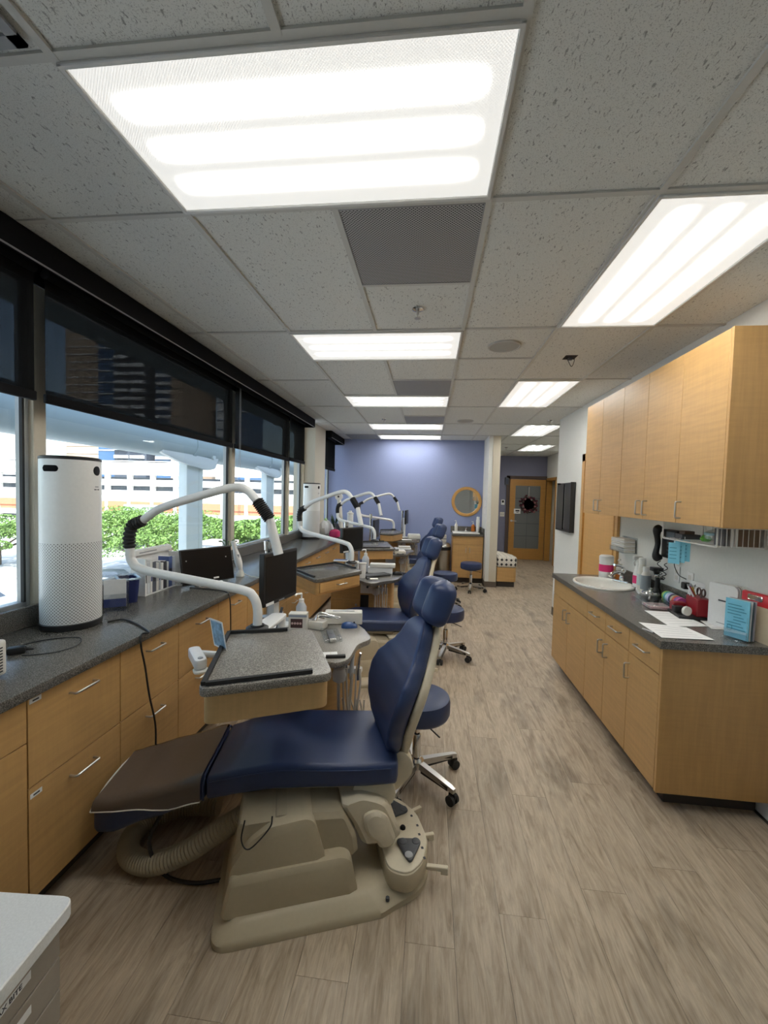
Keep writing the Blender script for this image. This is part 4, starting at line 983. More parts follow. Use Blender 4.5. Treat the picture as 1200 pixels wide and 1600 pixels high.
tree('spreading green tree outside left of the wide column', -28.5, 40, -1.0, 6.5, 3.2, 1, 26000); tree('spreading green tree outside right of the wide column', -16.5, 36, -.5, 5.0, 2.8, 2, 24000); tree('small green tree seen through the leftmost window', -46, 40, -1.2, 5.0, 3.0, 3, 14000)
tree('green tree outside beyond the second mullion', -7.5, 48, -.6, 5.5, 3.0, 5, 12000); tree('low green tree outside left of the others', -40, 58, -1.2, 6.5, 3.0, 4, 10000); tree('small green tree outside beside the blue wall', -7, 27, .6, 2.2, 1.6, 6, 8000)

# ================================================================== HALL AND FAR END
m = thing('round_mirror', 'round mirror in a wide maple ring on the blue wall', 'mirror', (.734, YE, 1.535))
MR = Rx(PI/2)
fin('ring', lathe(NB(), [(.235, 0), (.235, .02), (.245, .03), (.285, .03), (.295, .02), (.295, 0)], 56, M=MR), wood('mirror_wood', (.60, .33, .10), 'X'), m)
fin('glass', lathe(NB(), [(0, .004), (.238, .004), (.238, .012), (0, .012)], 56, M=MR), MIRROR, m)
# far sink on the vanity
t = thing('far_sink', 'white rectangular drop-in sink on the far cabinet', 'sink', (.72, 8.17, .936))
fin('basin', bx(NB(), -.26, .24, -.22, .2, -.0, .022, .010, 2), CERAM, t); 
t = thing('far_faucet', 'small chrome faucet on the far sink', 'faucet', (.73, 8.33, .958)); fin('body', lathe(NB(), [(.035, 0), (.035, .008), (.016, .02), (.016, .06), (0, .065)], 16), CHROME, t); fin('spout', tube(NB(), fillet([(0, 0, .05), (0, -.04, .08), (0, -.10, .06)], .03), .009, 8), CHROME, t); fin('lever', tube(NB(), [(0, 0, .065), (0, -.01, .085), (0, -.04, .10)], .006, 8), CHROME, t)
def bottle(name, label, cat, loc, prof, mat, cap=None, capmat=None, band=None, pump=None, group=None, seg=20, sy=1):
    t = thing(name, label, cat, loc, random.uniform(0, .3), group)
    fin('body', lathe(NB(), prof, seg, sy=sy), mat, t)
    if cap: fin('cap', lathe(NB(), cap, seg, sy=sy), capmat or WHITE, t)
    if band: fin('label', lathe(NB(), [(band[0], band[1]), (band[0]+.0012, band[1]+.001), (band[0]+.0012, band[2]-.001), (band[0], band[2])], seg, sy=sy), band[3], t)
    if pump: 
        z = pump; bm = NB(); tube(bm, [(0, 0, z), (0, 0, z+.035)], .006, 8); tube(bm, [(0, 0, z+.035), (-.03, -.03, z+.038), (-.038, -.038, z+.03)], .007, 8); fin('pump', bm, WHITE, t)
    return t
bottle('soap_bottle', 'clear pump bottle on the left of the far sink', 'bottle', (.54, 8.33, .958), [(.028, 0), (.03, .005), (.03, .12), (.015, .14), (.012, .15)], OFFW, [(.014, .15), (.014, .165), (0, .166)], WHITE, pump=.165)
bottle('soap_bottle', 'amber pump soap bottle beside the far faucet', 'bottle', (.87, 8.34, .958), [(.035, 0), (.038, .005), (.038, .11), (.02, .13), (.014, .14)], AMBER, [(.016, .14), (.016, .155), (0, .156)], WHITE, pump=.155)
t = thing('cup_stack', 'tall stack of white paper cups at the far sink corner', 'cups', (.955, 8.30, .958)); fin('stack', lathe(NB(), [(.028, 0), (.036, .12), (.034, .13), (.037, .22), (.03, .24), (.028, .29), (0, .29)], 20), WHITE, t)
# trash can and box
t = thing('trash_can', 'stainless steel bin with a black rim left of the far sink cabinet', 'bin', (.28, 8.14, 0)); fin('body', lathe(NB(), [(.15, 0), (.155, .01), (.155, .6), (.15, .605)], 32), STEEL, t); fin('rim', lathe(NB(), [(.157, .60), (.163, .605), (.163, .66), (.157, .665)], 32), BLACK, t); fin('lid', lathe(NB(), [(.158, .66), (.15, .70), (.11, .735), (.05, .75), (0, .752)], 32), STEEL, t)
t = thing('tissue_box', 'white carton on the far cabinet side above the bin', 'box', (.28, 8.16, .754)); fin('carton', bx(NB(), -.06, .07, -.06, .06, 0, .13, .004, 1), OFFW, t); fin('tissue', lathe(NB(), [(.03, .13), (.02, .15), (.03, .17), (0, .175)], 8), PAPER, t); fin('stripe', bx(NB(), -.061, .071, -.061, .061, .05, .07), GREY, t, 0)
# bench
t = thing('hall_bench', 'curved maple bench with patterned black and white cushion beside the partition', 'bench', (1.262, 7.78, 0))
outl = [(0.005, 0), (.34, 0), (.37, .12), (.30, .55), (.15, .9), (.005, .98)]
fin('kick', prism(NB(), roundpoly([(.005, .05), (.33, .05), (.34, .2), (.25, .6), (.12, .86), (.005, .9)], .03), 0, .10), KICK, t); fin('body', prism(NB(), roundpoly(outl, [.002, .05, .1, .2, .2, .002]), .10, .36, .004, 1), WOOD, t)
fin('cushion', prism(NB(), roundpoly([(x*1.02 if x > .01 else x, y*1.0-.012) for x, y in outl], [.03, .06, .1, .2, .2, .05]), .36, .56, .04, 3), PATT, t)
# hall door with glass panes and wreath
DY = 11.44
d1 = thing('door_2', '', 'door', (2.575, DY, 0)); del d1['label']; del d1['category']; d1['kind'] = 'structure'
w = .455
for nm, b in (('stile', (-w, -w+.14, .01, 2.13)), ('stile', (w-.13, w, .01, 2.13)), ('rail', (-w+.14, w-.13, .01, .30)), ('rail', (-w+.14, w-.13, 1.96, 2.13))): fin(nm, bx(NB(), b[0], b[1], -.05, -.006, b[2], b[3]), WOODD, d1, 0)
for i in range(2):
    for j in range(5):
        x0 = -w+.14+.325*i; z0 = .30+.332*j; fin('pane', bx(NB(), x0+.004, x0+.318, -.035, -.025, z0+.004, z0+.328), FROST, d1, 0)
for j in range(1, 5): fin('muntin', bx(NB(), -w+.14, w-.13, -.042, -.022, .30+.332*j-.006, .30+.332*j+.006), WOODD if 0 else DGREY, d1, 0)
fin('muntin', bx(NB(), -w+.14+.322-.004, -w+.14+.322+.004, -.042, -.022, .30, 1.96), DGREY, d1, 0)
bm = NB()
for b in ((-w-.09, -w, 0, 2.22), (w, w+.03, 0, 2.22), (-w-.09, w+.03, 2.14, 2.22)): bx(bm, b[0], b[1], -.02, .0, b[2], b[3])
fin('casing', bm, P('dark_jamb', (.10, .07, .06), .7), d1, 0)
lv = fin('lever_plate', lathe(NB(), [(.03, 0), (.03, .008), (0, .01)], 16, M=Tr(-w+.06, -.05, 1.03) @ Rx(PI/2)), STEEL, d1); fin('lever', tube(NB(), [(-w+.06, -.06, 1.03), (-w+.06, -.09, 1.03), (-w+.18, -.09, 1.025)], .009, 8), STEEL, lv)
wr = thing('wreath', 'dark floral wreath hanging on the glazed hall door', 'wreath', (2.60, DY-.075, 1.47)); random.seed(11)
fin('ring', lathe(NB(), [(.185+.035*math.cos(a), .035*math.sin(a)) for a in [2*PI*k/10 for k in range(11)]], 30, M=Rx(PI/2)), P('wreath_dark', (.03, .018, .02), .9), wr)
WC = [P('wreath_plum', (.10, .02, .035), .8), P('wreath_brown', (.07, .04, .03), .8), P('wreath_rose', (.32, .14, .14), .8), P('wreath_grey', (.16, .15, .13), .8)]
for k in range(40):
    a = 2*PI*k/40; r = .19+random.uniform(-.05, .055); fin('flower', lathe(NB(), [(.0, -.012), (.018, -.008), (.03, .006), (.014, .016), (0, .018)], 7, M=Tr(r*math.cos(a), -.03-random.uniform(0, .02), r*math.sin(a)) @ Rx(PI/2+random.uniform(-.5, .5))), WC[k % 4 if k % 3 else 0], wr)
fin('hanger', bx(NB(), -.006, .006, -.004, .0, .15, .46), P('ribbon', (.7, .68, .62), .6), wr, 0)
t = thing('door_sign', 'small white notice on the glazed hall door', 'sign', (2.325, DY-.052, 1.22)); fin('card', bx(NB(), -.09, .08, -.004, 0, 0, .13), PAPER, t, 0); fin('print', bx(NB(), -.05, .05, -.005, -.004, .06, .10), INK, t, 0); fin('print', bx(NB(), -.03, .03, -.005, -.004, .03, .045), INK, t, 0)
t = thing('thermostat', 'white thermostat with dark screen left of the hall door', 'thermostat', (1.95, DY+.009, 1.44)); fin('case', bx(NB(), -.045, .045, -.03, 0, 0, .14, .005, 1), WHITE, t); fin('display', bx(NB(), -.024, .024, -.032, -.03, .06, .12), BLKG, t, 0)
t = thing('switch_plate', 'double light switch plate left of the hall door', 'switch', (1.945, DY+.009, 1.13)); fin('plate', bx(NB(), -.06, .06, -.008, 0, 0, .12, .003, 1), OFFW, t)
for x in (-.025, .025): fin('toggle', bx(NB(), x-.008, x+.008, -.014, -.008, .045, .075), GREY, t, 0)
t = thing('hall_sign_box', 'small dark box on the wall at the top left of the hall door', 'sign', (2.03, DY+.009, 1.98)); fin('box', bx(NB(), -.05, .05, -.05, 0, 0, .19, .005, 1), DGREY, t); fin('face', bx(NB(), -.04, .04, -.052, -.05, .02, .17), P('sign_blue', (.05, .06, .10), .4), t, 0)
t = thing('switch_plate', 'white switch plate on the side of the partition near the mirror', 'switch', (1.0445, 7.98, 1.32)); fin('plate', bx(NB(), -.007, 0, -.05, .05, 0, .25, .002, 1), WHITE, t); fin('toggle', bx(NB(), -.012, -.007, -.008, .008, .1, .14), OFFW, t, 0)
random.seed(4)
for k, (z, hh) in enumerate(((2.35, .12), (2.05, .18), (1.78, .2), (1.50, .16), (1.30, .15))):
    t = thing('framed_photo', ['topmost', 'second highest', 'middle', 'second lowest', 'lowest'][k]+' small framed photo on the hall side of the partition', 'picture', (1.2452, 8.0+.3*(k % 2), z), 0, 'framed photos along the hall wall')
    fin('frame', bx(NB(), 0, .02, -.1, .1, 0, hh, .002, 1), BLACK, t); fin('print', bx(NB(), .02, .021, -.08, .08, .02, hh-.02), PAPER, t, 0)
# side-room opening
t = struct(thing('door_3', '', '', (3.06, 11.0, 0))); del t['label']; del t['category']
for b in ((10.56, 10.63), (11.37, 11.44)): fin('jamb', bx(NB(), -.015, .125, b[0]-11.0, b[1]-11.0, 0, 2.16), WOODD, t, 0)
fin('head', bx(NB(), -.015, .125, -.44, .44, 2.10, 2.17), WOODD, t, 0)
t = thing('picture', 'tall green and yellow picture in the side room', 'picture', (4.0, 11.4, 1.1)); fin('canvas', bx(NB(), -.7, .7, .0, .03, .15, 1.2), P('foliage_print', (.13, .14, .03), .8, noise=.6, nscale=9), t, 0); fin('frame_edge', bx(NB(), -.72, .72, .005, .04, .13, .15), BLACK, t, 0)
struct(box('wall_side_end', 3.17, 4.9, 11.44, 11.56, 0, CZ, CREAM))
t = thing('side_chair', 'patterned black and white chair inside the side room', 'chair', (3.60, 11.05, 0)); fin('seat', bx(NB(), -.25, .25, -.25, .25, .38, .5, .03, 2), PATT, t); fin('backrest', bx(NB(), -.25, .25, .18, .27, .5, 1.0, .03, 2), PATT, t)
for x in (-.22, .22):
    for y in (-.22, .22): fin('leg', bx(NB(), x-.02, x+.02, y-.02, y+.02, 0, .38), BLACK, t, 0)
# ---- right wall door (closed) and black rack
t = struct(thing('door_1', '', '', (XR, 4.64, 0))); del t['label']; del t['category']
CAS = wood('maple_door', (.62, .36, .13), 'Z', .06)
fin('slab', bx(NB(), -.012, -.001, -.42, .40, .005, 2.08), CAS, t, 0)
for b in ((-.50, -.42), (.40, .49)): fin('casing', bx(NB(), -.026, -.001, b[0], b[1], 0, 2.165), CAS, t, 0); fin('stop', bx(NB(), -.03, -.012, b[0]+(.06 if b[0] < 0 else -.008), b[0]+(.085 if b[0] < 0 else .016), 0, 2.08), WOODD, t, 0)
fin('casing_head', bx(NB(), -.026, -.001, -.50, .49, 2.08, 2.165), CAS, t, 0)
t = thing('wall_rack', 'black wall-mounted file rack on the white wall before the hallway', 'rack', (XR-.001, 5.66, 1.22))
fin('back_plate', bx(NB(), -.02, 0, -.28, .28, 0, .63, .004, 1), BLACK, t); fin('side', bx(NB(), -.06, -.02, -.28, -.265, 0, .63), BLACK, t, 0); fin('side', bx(NB(), -.06, -.02, .265, .28, 0, .63), BLACK, t, 0)
fin('front_panel', bx(NB(), -.06, -.05, -.265, -.06, .02, .61), BLKG, t, 0); fin('front_panel', bx(NB(), -.06, -.05, .0, .265, .02, .61), BLKG, t, 0); fin('base_shelf', bx(NB(), -.06, -.02, -.265, .265, 0, .015), BLACK, t, 0)
fin('file', bx(NB(), -.05, -.03, -.05, -.02, .04, .58), GREY, t, 0)
# ================================================================== THINGS ON THE WINDOW WORKTOP
CT = .9155
def purifier(label, x, y, h=.872, r=.132):
    t = thing('air_purifier', label, 'air purifier', (x, y, CT), 0, 'tall white air purifiers on the window worktop')
    fin('base', lathe(NB(), [(.125, 0), (.134, .004), (.137, .03), (.132, .034), (0, .034)], 48), BLACK, t)
    fin('shell', lathe(NB(), [(r, .034), (r, h-.025), (r-.002, h-.012), (r-.006, h-.006)], 48), WHITE, t, 50)
    s = NT('purifier_holes') if 'ph' not in _mc else None
    if s:
        tc = s.add('ShaderNodeTexCoord'); sp = s.add('ShaderNodeSeparateXYZ'); s.ln(tc.outputs['Object'], sp.inputs[0])
        at = s.add('ShaderNodeMath', operation='ARCTAN2'); s.ln(sp.outputs['Y'], at.inputs[0]); s.ln(sp.outputs['X'], at.inputs[1])
        def sn(src, k):
            m = s.add('ShaderNodeMath', operation='MULTIPLY'); s.ln(src, m.inputs[0]); m.inputs[1].default_value = k; n = s.add('ShaderNodeMath', operation='SINE'); s.ln(m.outputs[0], n.inputs[0]); return n.outputs[0]
        p = s.add('ShaderNodeMath', operation='MULTIPLY'); s.ln(sn(at.outputs[0], 52.0), p.inputs[0]); s.ln(sn(sp.outputs['Z'], 400.0), p.inputs[1])
        s.ln(s.ramp(p.outputs[0], [(.40, (.80, .80, .78)), (.58, (.10, .10, .10))]), s.b.inputs['Base Color']); s.b.inputs['Roughness'].default_value = .35; _mc['ph'] = s.m
    fin('perforated_panel', lathe(NB(), [(r+.0003, .036), (r+.0006, .04), (r+.0006, .435), (r+.0003, .438)], 48), _mc['ph'], t, 50)
    fin('top_grille', lathe(NB(), [(r+.0008, h-.018), (r+.0008, h-.006), (r-.008, h-.001), (r-.02, h), (.1, h-.004), (0, h-.004)], 48), BLACK, t)
    d = Vector((x, y, 0)).normalized(); rg = Vector((d.y, -d.x, 0))
    def face(phi): n = (-d*math.cos(phi)+rg*math.sin(phi)); tt = Vector((-n.y, n.x, 0)); return n, tt
    n, tt = face(math.radians(-39)); bm = NB(); R = r+.001
    a0 = math.atan2(n.y, n.x)
    def patch(name, ac, zc, hw, hv, rr, mat):
        bm = NB(); R_ = []
        for k in range(17):
            u = -hw+2*hw*k/16; e = max(0, abs(u)-(hw-rr)); v = hv-rr+math.sqrt(max(1e-8, rr*rr-e*e)); a = ac+u/R
            R_.append([Vector((q*math.cos(a), q*math.sin(a), zc+w_)) for q, w_ in ((R-.004, -v), (R+.0008, -v), (R+.0008, v), (R-.004, v))])
        return fin(name, loft(bm, R_), mat, t, 60)
    patch('hand_slot', a0, h-.065, .040, .0155, .0155, P('slot_black', (.006, .006, .007), .8, spec=.1))
    n, tt = face(math.radians(54)); a1_ = math.atan2(n.y, n.x); patch('display', a1_, h-.068, .024, .024, .024, BLKG)
    for k, w in enumerate((.012, .018)):
        bm = NB(); loft(bm, [[Vector(((R-.002)*math.cos(a1_+u/R), (R-.002)*math.sin(a1_+u/R), h-.15-.014*k+v)) for u, v in rrect(w, .0025, .001, 2)], [Vector((R*math.cos(a1_+u/R), R*math.sin(a1_+u/R), h-.15-.014*k+v)) for u, v in rrect(w, .0025, .001, 2)]]); fin('logo_print', bm, DGREY if k else GREY, t)
    return t
PUR = purifier('tall white air purifier near the left edge, closest to the camera', -1.84, 1.975)
purifier('tall white air purifier standing far down the worktop by the pillar', -1.835, 6.40)
# purifier cord
c = [atZ(168, 972, CT+.006), atZ(192, 968, CT+.006), atZ(214, 975, CT+.006), atZ(233, 988, CT+.006)]
pts = [tuple(p) for p in c]+[(-1.384, c[-1].y-.03, CT+.004), (-1.372, c[-1].y-.05, CT-.05), (-1.366, c[-1].y-.03, .76), (-1.364, c[-1].y+.0, .6), (-1.366, c[-1].y+.05, .42), (-1.40, c[-1].y+.10, .2)]
o = fin('power_cord', tube(NB(), smoothpath(pts, 8), .0048, 8), BLACK, PUR); o.matrix_parent_inverse = Tr(-1.84, 1.975, CT).inverted(); o['label'] = 'black cord hanging down the drawer fronts'
pts = [atZ(x, y, CT+.0035) for x, y in ((16, 1020), (34, 1008), (70, 1000), (105, 996), (126, 997), (120, 1008), (90, 1018), (55, 1023), (34, 1024))]
o = fin('thin_cable', tube(NB(), smoothpath([tuple(p) for p in pts], 8), .0025, 6), BLACK); tag(o, 'thin black cable looped on the worktop before the near purifier', 'cable')
# white appliance at the left edge
t = thing('white_appliance', 'small white vented appliance cut by the left picture edge', 'appliance', (-1.558, 1.389, CT), math.radians(6))
fin('case', bx(NB(), -.30, 0, -.42, 0, .012, .145, .012, 3), OFFW, t)
for k in range(9): fin('vent_slot', bx(NB(), -.0005, .0012, -.075+.003*k, -.022, .028+.011*k, .033+.011*k), BLACK, t, 0)
for x in (-.27, -.03):
    for y in (-.39, -.03): fin('foot', lathe(NB(), [(.012, 0), (.012, .014), (0, .014)], 12, (x, y, 0)), BLACK, t)
t = thing('power_adapter', 'black power plug lying beside the white appliance', 'adapter', tuple(atZ(27, 1021, CT)), .7); fin('block', bx(NB(), -.035, .03, -.02, .02, 0, .03, .008, 2), BLACK, t); fin('strain_relief', tube(NB(), [(.03, 0, .014), (.055, 0, .010)], [.007, .004], 8), BLACK, t)
# acrylic brochure holder
t = thing('brochure_holder', 'clear acrylic brochure holder beside the near purifier', 'holder', (-1.835, 2.27, CT), math.radians(35))
fin('back_plate', bx(NB(), -.07, .07, .045, .049, 0, .20), ACRYL, t, 0); fin('front_plate', bx(NB(), -.07, .07, -.005, -.001, 0, .09), ACRYL, t, 0); fin('bottom_plate', bx(NB(), -.07, .07, -.06, .049, 0, .004), ACRYL, t, 0)
fin('side_plate', bx(NB(), .067, .07, -.06, .045, .004, .13), ACRYL, t, 0)
t = thing('brochure', 'white and blue brochure standing in the acrylic holder', 'brochure', (-1.835, 2.27, CT+.006), math.radians(35)); fin('sheets', bx(NB(), -.058, .056, .028, .040, 0, .165), PAPER, t, 0); fin('blue_band', bx(NB(), -.058, .056, .0275, .028, .0, .05), P('brochure_blue', (.05, .08, .3), .5), t, 0)
# navy basket
t = thing('woven_basket', 'navy basket with a pale scalloped rim on the window worktop', 'basket', (-1.90, 2.46, CT), math.radians(-42))
NVB = P('navy_felt', (.012, .02, .10), .8); fin('body', loft(NB(), [[(x*k, y*k, z) for x, y in rrect(.088, .055, .03, 4)] for k, z in ((.82, 0), (.92, .07), (1.0, .15), (.95, .15), (.80, .02))]), NVB, t, 40)
rim = rrect(.088, .055, .03, 6); per = smoothpath([(x*1.0, y*1.0, .152) for x, y in rim+[rim[0]]], 3)
fin('scalloped_rim', tube(NB(), per, [.005+.0035*(k % 2) for k in range(len(per))], 8), P('pale_blue_yarn', (.55, .68, .80), .8), t, 80)
# magazine file with books
t = thing('magazine_file', 'white magazine file with a printed top rail', 'file holder', (-1.95, 2.60, CT), 0)
fin('end_panel', bx(NB(), -.02, .085, -.022, -.016, 0, .25), WHITE, t, 0); fin('end_panel', bx(NB(), -.02, .085, .376, .382, 0, .25), WHITE, t, 0); fin('back_panel', bx(NB(), -.02, -.012, -.016, .376, 0, .305), WHITE, t, 0); fin('floor_panel', bx(NB(), -.012, .085, -.016, .376, 0, .006), WHITE, t, 0)
fin('top_rail', bx(NB(), -.012, .012, -.016, .376, .265, .30), WHITE, t, 0); fin('rail_print', bx(NB(), .012, .0126, .02, .2, .278, .286), GREY, t, 0)
random.seed(21); y = 2.60-.010
BC = [(.75, .75, .74), (.62, .64, .66), (.80, .79, .76), (.10, .11, .14), (.68, .67, .64), (.45, .48, .52), (.78, .78, .77), (.05, .05, .06), (.70, .70, .70), (.09, .14, .35), (.50, .55, .62)]
bl = ['white spine at the near end', 'pale grey spine', 'thick cream spine', 'slim charcoal spine', 'warm grey spine', 'slate grey spine', 'bright white spine in the middle', 'black spine', 'light grey spine', 'dark blue spine', 'pale blue spine at the far end']
for k, c_ in enumerate(BC):
    th = random.uniform(.018, .038); hh = random.uniform(.185, .235)
    if y+th > 2.972: break
    t = thing('book', bl[k]+' booklet in the magazine file', 'book', (-1.95, y+th/2, CT+.0065), 0, 'booklets in the magazine file'); fin('cover', bx(NB(), -.01, .075, -th/2+.0006, th/2-.0006, 0, hh, .001, 1), P('book_%d' % k, c_, .6), t); fin('pages', bx(NB(), -.008, .073, -th/2+.003, th/2-.003, hh, hh+.0008), PAPER, t, 0); fin('spine_mark', bx(NB(), .075, .0756, -th/2+.004, th/2-.004, hh*.35, hh*.6), P('spine_%d' % (k % 3), ((.04, .04, .05), (.5, .5, .52), (.08, .1, .25))[k % 3], .6), t, 0)
    y += th+.002
# black tablet monitor leaning
A, B_ = Vector((-1.745, 2.815, 0)), Vector((-1.54, 3.19, 0)); d = (B_-A).normalized()
t = thing('tablet_display', 'black tablet display propped on the window worktop', 'tablet', ((A.x+B_.x)/2, (A.y+B_.y)/2, CT), math.atan2(d.y, d.x))
Mt = Tr(0, 0, .02) @ Rx(math.radians(-12)); L = (B_-A).length/2
fin('body', bx(NB(), -L, L, -.006, .012, 0, .265, .006, 2, Mt), BLACK, t); fin('glass', bx(NB(), -L+.008, L-.008, -.0075, -.006, .010, .255, 0, 1, Mt), BLKG, t, 0); fin('logo', bx(NB(), .03, .075, -.0085, -.0075, .022, .034, 0, 1, Mt), WHITE, t, 0)
fin('kickstand', tube(NB(), [(-L+.04, .03, .2), (-L+.03, .13, .004), (L-.05, .13, .004), (L-.06, .03, .2)], .005, 8), WHITE, t); fin('foot', bx(NB(), -.1, .1, -.02, .05, 0, .02, .004, 1), WHITE, t)
TAB = t
o = fin('power_cord', tube(NB(), smoothpath([(-1.72, 2.86, CT+.005), (-1.55, 2.84, CT+.005), (-1.42, 2.80, CT+.005), (-1.375, 2.78, CT-.03), (-1.366, 2.78, .75), (-1.372, 2.80, .5), (-1.38, 2.84, .3)], 7), .0042, 8), BLACK, TAB); o.matrix_parent_inverse = (Tr(*TAB.location) @ Rz(TAB.rotation_euler.z)).inverted()
# white handset
t = thing('curing_handset', 'white dental handset standing in its charger beside the tablet', 'handset', (-1.57, 3.36, CT), math.radians(30))
fin('charger', lathe(NB(), [(.035, 0), (.035, .02), (.022, .05), (.018, .06)], 20), OFFW, t); fin('body', tube(NB(), smoothpath([(0, 0, .05), (-.015, 0, .12), (-.035, 0, .2), (-.06, 0, .30)], 6), [.018+.012*math.sin(min(1, k/14)*PI) for k in range(19)], 14), WHITE, t, 60); fin('buttons', bx(NB(), -.03, -.01, -.026, -.018, .12, .19, .003, 1), GREY, t)
fin('cable', tube(NB(), smoothpath([(.02, 0, .03), (.06, -.05, .01), (.11, -.10, .006), (.16, -.14, .004)], 6), .004, 6), OFFW, t)
t = thing('glass_vase', 'small glass vase with a green sprig on the window worktop', 'vase', (-1.86, 3.72, CT)); fin('vase', lathe(NB(), [(.025, 0), (.03, .01), (.022, .1), (.016, .16), (.018, .18)], 20), ACRYL, t)
for k in range(5): a = k*1.3; fin('sprig', tube(NB(), smoothpath([(0, 0, .02), (.01*math.cos(a), .01*math.sin(a), .15), (.05*math.cos(a), .05*math.sin(a), .24), (.09*math.cos(a), .09*math.sin(a), .25)], 4), [.003]*9+[.006, .008, .006, .002], 6), P('sprig_green', (.06, .14, .03), .7), t)
# far clutter near the blue wall
t = thing('pink_pouch', 'pink pouch lying on the worktop past the pillar', 'pouch', (-1.50, 6.62, CT), .5); fin('bag', lathe(NB(), [(.03, 0), (.085, .02), (.10, .06), (.085, .11), (.04, .135), (0, .14)], 20, sy=.7), P('hot_pink', (.55, .03, .14), .5), t); fin('zip', tube(NB(), [(-.07, 0, .125), (0, 0, .142), (.07, 0, .125)], .005, 6), P('dark_zip', (.1, .02, .03), .6), t)
t = thing('clear_bag', 'crumpled clear plastic bag behind the pink pouch', 'bag', (-1.74, 6.95, CT)); random.seed(9); bm = lathe(NB(), [(.06, 0), (.12, .04), (.13, .12), (.10, .2), (.05, .25), (0, .26)], 14)
for v in bm.verts: v.co += Vector((random.uniform(-.02, .02), random.uniform(-.02, .02), random.uniform(-.015, .015)*(v.co.z > .01)))
fin('film', bm, P('milky_film', (.66, .68, .70), .3), t, 20); fin('knot', lathe(NB(), [(.02, .24), (.03, .27), (.01, .3), (0, .3)], 8), P('green_tie', (.4, .6, .3), .5), t)
t = thing('leaning_tablet', 'dark blue-grey tablet leaning on a stand past the pillar', 'tablet', (-1.43, 6.82, CT), math.radians(35)); Mk = Ry(math.radians(-24)); fin('slab', bx(NB(), -.012, .0, -.085, .085, .01, .25, .005, 2, Mk), P('slate_case', (.05, .06, .09), .5), t); fin('home_dot', bx(NB(), .0, .001, .04, .055, .025, .04, 0, 1, Mk), PAPER, t, 0); fin('stand', bx(NB(), -.10, .01, -.06, .06, 0, .012, .003, 1), WHITE, t)
t = thing('xray_arm', 'upright white jointed arm standing in the far window corner', 'equipment arm', (-1.60, 7.55, CT)); fin('foot', lathe(NB(), [(.07, 0), (.07, .015), (.03, .02)], 20), OFFW, t); fin('column', tube(NB(), [(0, 0, .018), (-.02, 0, .3), (-.05, 0, .64)], [.05, .045, .038], 16), OFFW, t); fin('joint', cyl(NB(), (-.05, -.05, .66), (-.05, .05, .66), .065, 24), WHITE, t); fin('joint_cap', cyl(NB(), (-.05, -.053, .66), (-.05, -.05, .66), .018, 12), BLACK, t)
t = thing('white_canister', 'white lidded canister in the far window corner', 'canister', (-1.47, 7.75, CT)); fin('body', lathe(NB(), [(.055, 0), (.058, .01), (.058, .32), (.05, .33)], 24), WHITE, t); fin('lid', lathe(NB(), [(.062, .33), (.062, .36), (.03, .375), (.03, .4), (0, .4)], 24), OFFW, t)
t = thing('potted_plant', 'small dark potted plant by the far upright arm', 'plant', (-1.66, 7.25, CT)); fin('pot', lathe(NB(), [(.05, 0), (.07, .12), (.062, .12), (.05, .1)], 20), P('speckled_pot', (.4, .38, .34), .7, noise=.7, nscale=30), t); random.seed(2)
for k in range(22): a = random.uniform(0, 6.28); r1 = random.uniform(.04, .12); zz_ = random.uniform(.18, .36); fin('leaf', loft(NB(), [[(0, 0, .1), (.002, .002, .1), (0, .004, .1)], [(r1*.6*math.cos(a)-.02*math.sin(a), r1*.6*math.sin(a)+.02*math.cos(a), zz_*.8), (r1*.6*math.cos(a), r1*.6*math.sin(a), zz_*.82), (r1*.6*math.cos(a)+.02*math.sin(a), r1*.6*math.sin(a)-.02*math.cos(a), zz_*.8)], [(r1*math.cos(a), r1*math.sin(a), zz_), (r1*math.cos(a)+.002, r1*math.sin(a), zz_+.002), (r1*math.cos(a), r1*math.sin(a)+.002, zz_)]]), P('dark_leaf', (.02, .05, .03), .6), t, 0)

# ================================================================== THINGS ON TRAYS AND PEDESTALS
PT = .8005
t = thing('product_carton', 'small white carton printed with a photo of teeth', 'box', (-.77, 2.45, PT), math.radians(6)); fin('carton', bx(NB(), -.055, .055, -.03, .03, 0, .105, .002, 1), OFFW, t); fin('photo', bx(NB(), -.042, .03, -.0308, -.03, .02, .075), P('teeth_frame', (.06, .025, .025), .4), t, 0)
for k in range(4): fin('tooth_print', lathe(NB(), [(.0075, -.0003), (.0075, .0003), (0, .0004)], 10, M=Tr(-.032+.0165*k, -.0311, .047) @ Rx(PI/2)), P('tooth', (.62, .45, .42), .4), t, 0)
fin('grey_band', bx(NB(), -.055, .055, -.0306, -.03, .085, .098), P('carton_band', (.3, .34, .42), .5), t, 0)
t = thing('plier_caddy', 'silver orthodontic pliers lying in a white holder', 'pliers', (-.66, 2.50, PT), math.radians(-12)); fin('holder', bx(NB(), -.05, .05, -.04, .04, 0, .05, .008, 2), OFFW, t)
for k in range(5): fin('plier', tube(NB(), smoothpath([(-.05+.012*k, -.03, .055), (0, -.01+.006*k, .068+.006*k), (.07, .0+.01*k, .075), (.13, .01+.008*k, .07)], 4), [.006, .006, .006, .005, .005, .005, .005, .004, .004, .004, .004, .004, .003], 8), CHROME, t)
t = thing('tissue_carton', 'long white tissue carton at the back of the near pedestal', 'box', (-.53, 2.64, PT), math.radians(10)); fin('carton', bx(NB(), -.12, .12, -.045, .04, 0, .075, .004, 1), OFFW, t); fin('end_face', bx(NB(), .12, .1206, -.04, .035, .008, .068), PAPER, t, 0); fin('slot', bx(NB(), -.07, .07, -.012, .012, .075, .0755), GREY, t, 0)
